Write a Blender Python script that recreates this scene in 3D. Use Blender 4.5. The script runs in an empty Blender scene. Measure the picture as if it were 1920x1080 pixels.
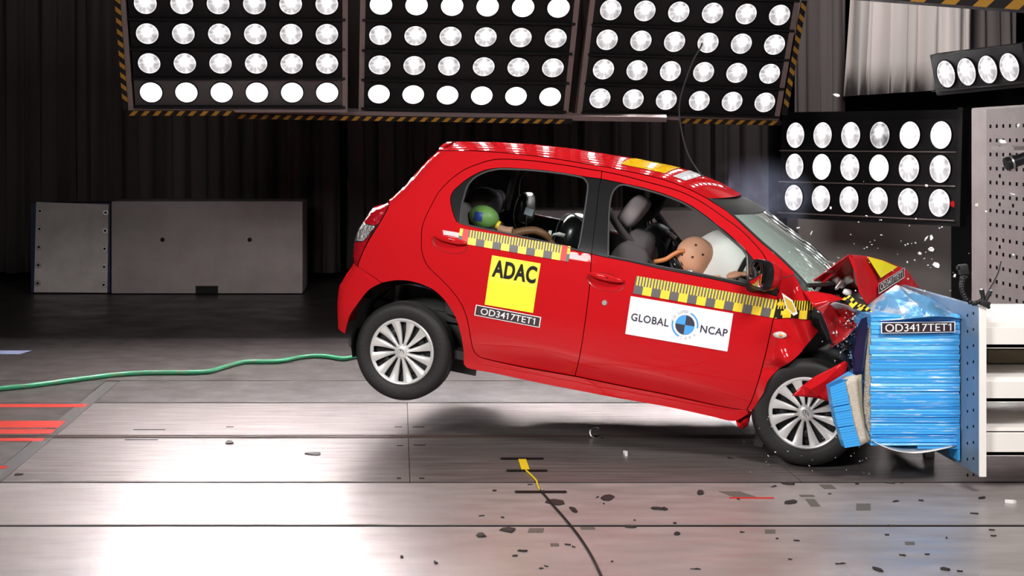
import bpy, bmesh, math, random
from mathutils import Vector, Matrix, Euler, noise, geometry
sc = bpy.context.scene
R = math.radians
# ------------------------------------------------------------------ camera
cam_data = bpy.data.cameras.new('camera')
cam_data.lens = 52.5
cam_data.sensor_width = 36.0
cam_data.shift_x = 213.0 / 1920
cam_data.shift_y = -270.0 / 1920
cam_data.clip_start = 0.05
cam = bpy.data.objects.new('camera', cam_data)
cam.location = (0, 0, 1.76)
cam.rotation_euler = (R(90), 0, 0)
sc.collection.objects.link(cam)
sc.camera = cam
# ------------------------------------------------------------------ world, exposure
world = bpy.data.worlds.new('hall_air'); sc.world = world
world.use_nodes = True
world.node_tree.nodes['Background'].inputs[0].default_value = (1.0, 0.93, 0.92, 1)
world.node_tree.nodes['Background'].inputs[1].default_value = 0.012
sc.view_settings.view_transform = 'Standard'
sc.view_settings.look = 'None'
sc.view_settings.exposure = 0.0
sc.view_settings.gamma = 1.0
sc.view_settings.use_curve_mapping = False
try:
    sc.cycles.sample_clamp_indirect = 6.0
    sc.cycles.use_denoising = True
    sc.cycles.max_bounces = 8
    sc.cycles.volume_step_rate = 2.0
except Exception:
    pass
# ------------------------------------------------------------------ lights of the hall (the rows over the camera side; one added for the curtain)
def area_light(name, loc, target, power, sx, sy, col=(1, .97, .94), spread=180):
    d = bpy.data.lights.new(name, 'AREA'); d.shape = 'RECTANGLE'; d.size = sx; d.size_y = sy
    d.energy = power; d.color = col; d.spread = R(spread)
    o = bpy.data.objects.new(name, d); o.location = loc
    o.rotation_euler = (Vector(target) - Vector(loc)).to_track_quat('-Z', 'Y').to_euler()
    sc.collection.objects.link(o); return o
LAMP_HOT = 1300.0
area_light('key_light_left', (-2.6, 2.8, 3.9), (1.0, 9.2, 0.6), 138, 2.0, 1.4, spread=100)
area_light('key_light_right', (3.4, 3.8, 4.8), (1.8, 9.2, 0.6), 105, 1.8, 1.2, spread=100)
area_light('overhead_light', (1.2, 9.6, 5.2), (1.2, 9.4, 0), 25, 3.0, 1.6, spread=110)
area_light('curtain_wash_light', (5.0, 14.5, 5.6), (6.6, 18.4, 2.8), 34, .8, .8, spread=90)  # unseen lamp added to brighten the pale curtain

# ------------------------------------------------------------------ helpers
def link(o):
    sc.collection.objects.link(o); return o
def tag(o, label=None, cat=None, group=None, kind=None):
    if label: o['label'] = label
    if cat: o['category'] = cat
    if group: o['group'] = group
    if kind: o['kind'] = kind
    return o
def empty(name, loc=(0, 0, 0), rot=(0, 0, 0), label=None, cat=None, group=None, parent=None):
    o = bpy.data.objects.new(name, None); o.location = loc; o.rotation_euler = rot
    o.empty_display_size = .1
    if parent: o.parent = parent
    link(o); return tag(o, label, cat, group)
def mesh_obj(name, verts, faces, mats, parent=None, fm=None, angle=35, loc=None, rot=None):
    me = bpy.data.meshes.new(name)
    me.from_pydata([tuple(v) for v in verts], [], [tuple(f) for f in faces])
    for m in (mats if isinstance(mats, (list, tuple)) else [mats]): me.materials.append(m)
    if fm: me.polygons.foreach_set('material_index', fm)
    if angle is not None:
        me.polygons.foreach_set('use_smooth', [True] * len(me.polygons))
        me.set_sharp_from_angle(angle=R(angle))
    me.validate(); me.update()
    o = bpy.data.objects.new(name, me)
    if parent: o.parent = parent
    if loc: o.location = loc
    if rot: o.rotation_euler = rot
    return link(o)
def copy_tree(o, parent=None):
    kids = list(o.children)
    c = o.copy(); sc.collection.objects.link(c); c.parent = parent
    for k in kids: copy_tree(k, c)
    return c
class MB:
    """collects shapes into one mesh"""
    def __init__(s): s.v = []; s.f = []; s.m = []; s.cm = 0
    def add(s, vs, fs):
        n = len(s.v); s.v += [Vector(v) for v in vs]; s.f += [tuple(i + n for i in f) for f in fs]; s.m += [s.cm] * len(fs); return s
    def box(s, c, d, rot=None, bev=0.0):
        hx, hy, hz = d[0] / 2, d[1] / 2, d[2] / 2; M = (rot or Matrix.Identity(3)); c = Vector(c)
        if bev <= 0:
            vs = [c + M @ Vector((x, y, z)) for x in (-hx, hx) for y in (-hy, hy) for z in (-hz, hz)]
            return s.add(vs, [(0, 1, 3, 2), (4, 6, 7, 5), (0, 4, 5, 1), (2, 3, 7, 6), (0, 2, 6, 4), (1, 5, 7, 3)])
        bm = bmesh.new(); bmesh.ops.create_cube(bm, size=1.0)
        for v in bm.verts: v.co = Vector((v.co.x * d[0], v.co.y * d[1], v.co.z * d[2]))
        bmesh.ops.bevel(bm, geom=list(bm.edges), offset=min(bev, min(d) * .45), segments=2, affect='EDGES', profile=.6)
        return s.bm(bm, Matrix.Translation(c) @ M.to_4x4())
    def bm(s, bm, M=None):
        bm.verts.ensure_lookup_table(); bm.verts.index_update()
        vs = [(M @ v.co) if M else v.co.copy() for v in bm.verts]; fs = [[v.index for v in f.verts] for f in bm.faces]
        bm.free(); return s.add(vs, fs)
    def tube(s, pts, r, n=8, cap=True):
        pts = [Vector(p) for p in pts]; rs = r if isinstance(r, (list, tuple)) else [r] * len(pts)
        vs = []; up = None
        for i, p in enumerate(pts):
            t = (pts[min(i + 1, len(pts) - 1)] - pts[max(i - 1, 0)]).normalized()
            if up is None:
                up = t.orthogonal().normalized()
            else:
                up = (up - t * up.dot(t)); up = up.normalized() if up.length > 1e-6 else t.orthogonal().normalized()
            b = t.cross(up)
            for k in range(n):
                a = 2 * math.pi * k / n; vs.append(p + (up * math.cos(a) + b * math.sin(a)) * rs[i])
        fs = [(i * n + k, i * n + (k + 1) % n, (i + 1) * n + (k + 1) % n, (i + 1) * n + k) for i in range(len(pts) - 1) for k in range(n)]
        if cap: fs += [tuple(reversed(range(n))), tuple(range((len(pts) - 1) * n, len(pts) * n))]
        return s.add(vs, fs)
    def lathe(s, prof, n=32, M=None, axis='Y'):
        """profile of (radius, height); spins about the axis"""
        vs = []
        for r_, h in prof:
            for k in range(n):
                a = 2 * math.pi * k / n; c_, s_ = math.cos(a) * r_, math.sin(a) * r_
                p = Vector((c_, h, s_)) if axis == 'Y' else (Vector((c_, s_, h)) if axis == 'Z' else Vector((h, c_, s_)))
                vs.append(M @ p if M else p)
        fs = [(i * n + k, (i + 1) * n + k, (i + 1) * n + (k + 1) % n, i * n + (k + 1) % n) for i in range(len(prof) - 1) for k in range(n)]
        return s.add(vs, fs)
    def ball(s, c, r, seg=20, rings=12, M=None):
        rx, ry, rz = r if isinstance(r, (list, tuple)) else (r, r, r); c = Vector(c); vs = []
        for i in range(rings + 1):
            t = math.pi * i / rings
            for k in range(seg):
                a = 2 * math.pi * k / seg
                p = Vector((rx * math.sin(t) * math.cos(a), ry * math.sin(t) * math.sin(a), rz * math.cos(t)))
                vs.append(c + (M @ p if M else p))
        fs = [(i * seg + k, (i + 1) * seg + k, (i + 1) * seg + (k + 1) % seg, i * seg + (k + 1) % seg) for i in range(rings) for k in range(seg)]
        return s.add(vs, fs)
    def build(s, name, mats, parent=None, angle=35, loc=None, rot=None):
        return mesh_obj(name, s.v, s.f, mats, parent, s.m, angle, loc, rot)
def weld(o, d=1e-5):
    bm = bmesh.new(); bm.from_mesh(o.data); bmesh.ops.remove_doubles(bm, verts=bm.verts, dist=d)
    bmesh.ops.recalc_face_normals(bm, faces=bm.faces); bm.to_mesh(o.data); bm.free(); return o
def rotm(x=0, y=0, z=0): return Euler((R(x), R(y), R(z))).to_matrix()
def grid_faces(nu, nv): return [(i * nv + j, (i + 1) * nv + j, (i + 1) * nv + j + 1, i * nv + j + 1) for i in range(nu - 1) for j in range(nv - 1)]
def catmull(pts, step=.02):
    pts = [Vector(p) for p in pts]
    if len(pts) < 3:
        n = max(1, int((pts[1] - pts[0]).length / step)); return [pts[0].lerp(pts[1], i / n) for i in range(n + 1)]
    P = [pts[0] * 2 - pts[1]] + pts + [pts[-1] * 2 - pts[-2]]; out = []
    for i in range(1, len(P) - 2):
        p0, p1, p2, p3 = P[i - 1:i + 3]; n = max(1, int((p2 - p1).length / step + .5))
        for k in range(n):
            t = k / n
            out.append(.5 * ((2 * p1) + (p2 - p0) * t + (2 * p0 - 5 * p1 + 4 * p2 - p3) * t * t + (3 * p1 - p0 - 3 * p2 + p3) * t ** 3))
    return out + [pts[-1]]

# ------------------------------------------------------------------ materials
def mat(name, col, rough=.5, metal=0.0, coat=0.0, spec=.5, bump=None, var=None, alpha=None, coatr=.03):
    m = bpy.data.materials.new(name); m.use_nodes = True; nt = m.node_tree; b = nt.nodes['Principled BSDF']
    b.inputs['Base Color'].default_value = (*col, 1); b.inputs['Roughness'].default_value = rough; b.inputs['Metallic'].default_value = metal
    b.inputs['Coat Weight'].default_value = coat; b.inputs['Coat Roughness'].default_value = coatr; b.inputs['Specular IOR Level'].default_value = spec
    if var or bump:
        tc = nt.nodes.new('ShaderNodeTexCoord')
    if var:   # (scale, colour2, contrast low, high, stretch)
        n = nt.nodes.new('ShaderNodeTexNoise'); n.inputs['Scale'].default_value = var[0]; n.inputs['Detail'].default_value = 6; n.inputs['Roughness'].default_value = .6
        mp = nt.nodes.new('ShaderNodeMapping'); mp.inputs['Scale'].default_value = var[4] if len(var) > 4 else (1, 1, 1)
        rp = nt.nodes.new('ShaderNodeValToRGB'); rp.color_ramp.elements[0].position = var[2]; rp.color_ramp.elements[1].position = var[3]
        rp.color_ramp.elements[0].color = (*col, 1); rp.color_ramp.elements[1].color = (*var[1], 1)
        nt.links.new(tc.outputs['Object'], mp.inputs[0]); nt.links.new(mp.outputs[0], n.inputs[0]); nt.links.new(n.outputs[0], rp.inputs[0]); nt.links.new(rp.outputs[0], b.inputs['Base Color'])
    if bump:  # (scale, strength, distance)
        n2 = nt.nodes.new('ShaderNodeTexNoise'); n2.inputs['Scale'].default_value = bump[0]; n2.inputs['Detail'].default_value = 4
        bp = nt.nodes.new('ShaderNodeBump'); bp.inputs['Strength'].default_value = bump[1]; bp.inputs['Distance'].default_value = bump[2]
        nt.links.new(tc.outputs['Object'], n2.inputs[0]); nt.links.new(n2.outputs[0], bp.inputs['Height']); nt.links.new(bp.outputs[0], b.inputs['Normal'])
    return m
M = {}
M['red'] = mat('red_car_paint', (.48, .009, .013), .5, 0, .38, spec=.0)
M['red_dark'] = mat('dark_red_paint', (.30, .005, .008), .4, 0, .6)  # darker red for handle recesses, crushed wing front and bumper beam
M['black_gloss'] = mat('black_gloss_plastic', (.010, .010, .011), .28, 0, .15, spec=.3)
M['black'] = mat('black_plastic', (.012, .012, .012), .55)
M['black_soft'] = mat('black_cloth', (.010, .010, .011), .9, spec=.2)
M['rubber'] = mat('black_rubber', (.012, .011, .011), .6, spec=.4, bump=(60, .15, .01))
M['seal'] = mat('grey_rubber_seal', (.05, .05, .052), .4)
M['silver'] = mat('silver_wheel_paint', (.62, .61, .60), .35, .25, .3)
M['chrome'] = mat('bright_chrome', (.85, .85, .85), .12, 1.0)
M['alu'] = mat('bare_aluminium', (.62, .61, .60), .35, .9)
M['yellow'] = mat('yellow_sticker_film', (.90, .78, .02), .45)
M['yellow_tape'] = mat('yellow_tape_film', (.85, .60, .02), .45)
M['white'] = mat('white_sticker_film', (.83, .82, .86), .45)
M['grey_tape'] = mat('grey_tape_film', (.10, .09, .09), .5)
M['ink'] = mat('black_ink', (.008, .007, .007), .6, spec=.2)
M['hole'] = mat('black_hole', (.004, .004, .004), .95, spec=0)
M['navy_ink'] = mat('dark_blue_ink', (.025, .028, .05), .5)
M['blue_ink'] = mat('blue_ink', (.06, .33, .75), .5)
M['pale_ink'] = mat('pale_grey_ink', (.5, .5, .55), .5)
M['plate'] = mat('dark_maroon_label', (.035, .018, .022), .5)
M['white_ink'] = mat('white_ink', (.85, .84, .85), .5)
M['red_ink'] = mat('red_ink', (.6, .02, .02), .5)
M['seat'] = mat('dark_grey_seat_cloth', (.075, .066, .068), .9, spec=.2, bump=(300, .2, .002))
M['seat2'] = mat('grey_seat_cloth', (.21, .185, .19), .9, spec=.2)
M['skin'] = mat('tan_vinyl_skin', (.78, .42, .27), .55, spec=.4)
M['skin_brown'] = mat('brown_vinyl_skin', (.16, .075, .035), .5, spec=.4)
M['green'] = mat('green_vinyl_skin', (.17, .34, .09), .45)
M['airbag'] = mat('white_airbag_cloth', (.88, .89, .86), .85, spec=.2, bump=(9, .25, .03))
M['belt'] = mat('dark_belt_webbing', (.05, .044, .045), .8, spec=.2)
M['steel_white'] = mat('white_painted_steel', (.90, .86, .82), .45, bump=(8, .05, .01), var=(6, (.74, .70, .67), .6, .85))
M['steel_grey'] = mat('grey_painted_steel', (.15, .132, .128), .85, spec=.1, var=(4, (.13, .115, .111), .4, .7))
M['frame'] = mat('grey_brown_frame_paint', (.16, .125, .12), .5)
M['bank'] = mat('black_lamp_housing', (.009, .009, .0095), .7, spec=.15)
M['bank_lit'] = mat('painted_lit_housing', (.05, .045, .045), .5)  # black housing made greyer: light on the row put into the colour
M['haz_amber'] = mat('amber_hazard_paint', (.34, .17, .02), .7, spec=.2)
M['haz_black'] = mat('black_hazard_paint', (.010, .008, .008), .7, spec=.2)
M['blue'] = mat('blue_painted_aluminium', (.05, .38, .85), .38, .0, .2)
M['blue_dark'] = mat('dark_blue_paint', (.006, .017, .07), .4)
M['honey'] = mat('aluminium_honeycomb', (.24, .21, .17), .5, .3, var=(220, (.50, .45, .37), .4, .6), bump=(200, .6, .01))
M['curtain'] = mat('charcoal_curtain_cloth', (.10, .083, .083), .95, spec=.1)
M['curtain_mid'] = mat('dark_grey_curtain_cloth', (.22, .19, .185), .95, spec=.1)
M['curtain_pale'] = mat('pale_grey_curtain_cloth', (.80, .73, .71), .95, spec=.1)
M['hose'] = mat('green_hose_rubber', (.03, .27, .13), .35, var=(14, (.16, .16, .10), .5, .75))
M['box'] = mat('grey_painted_block', (.40, .345, .335), .6, var=(3, (.33, .285, .275), .4, .7), bump=(30, .05, .01))
M['shard'] = mat('white_plastic_chip', (.85, .83, .82), .4)
M['yellow_roof'] = mat('amber_roof_film', (.72, .42, .01), .5, 0, .5, spec=0)
M['white_roof'] = mat('white_roof_film', (.6, .6, .62), .5, 0, .5, spec=0)
M['clearshard'] = mat('clear_plastic_chip', (.75, .77, .78), .08, 0, 1.0, spec=.8)
M['tape_patch'] = mat('brown_grey_tape', (.12, .105, .09), .6)
M['dark_patch'] = mat('black_plastic_scrap', (.02, .016, .015), .6)
def paint_fade(name, col): return mat(name, col, .4)

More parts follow.
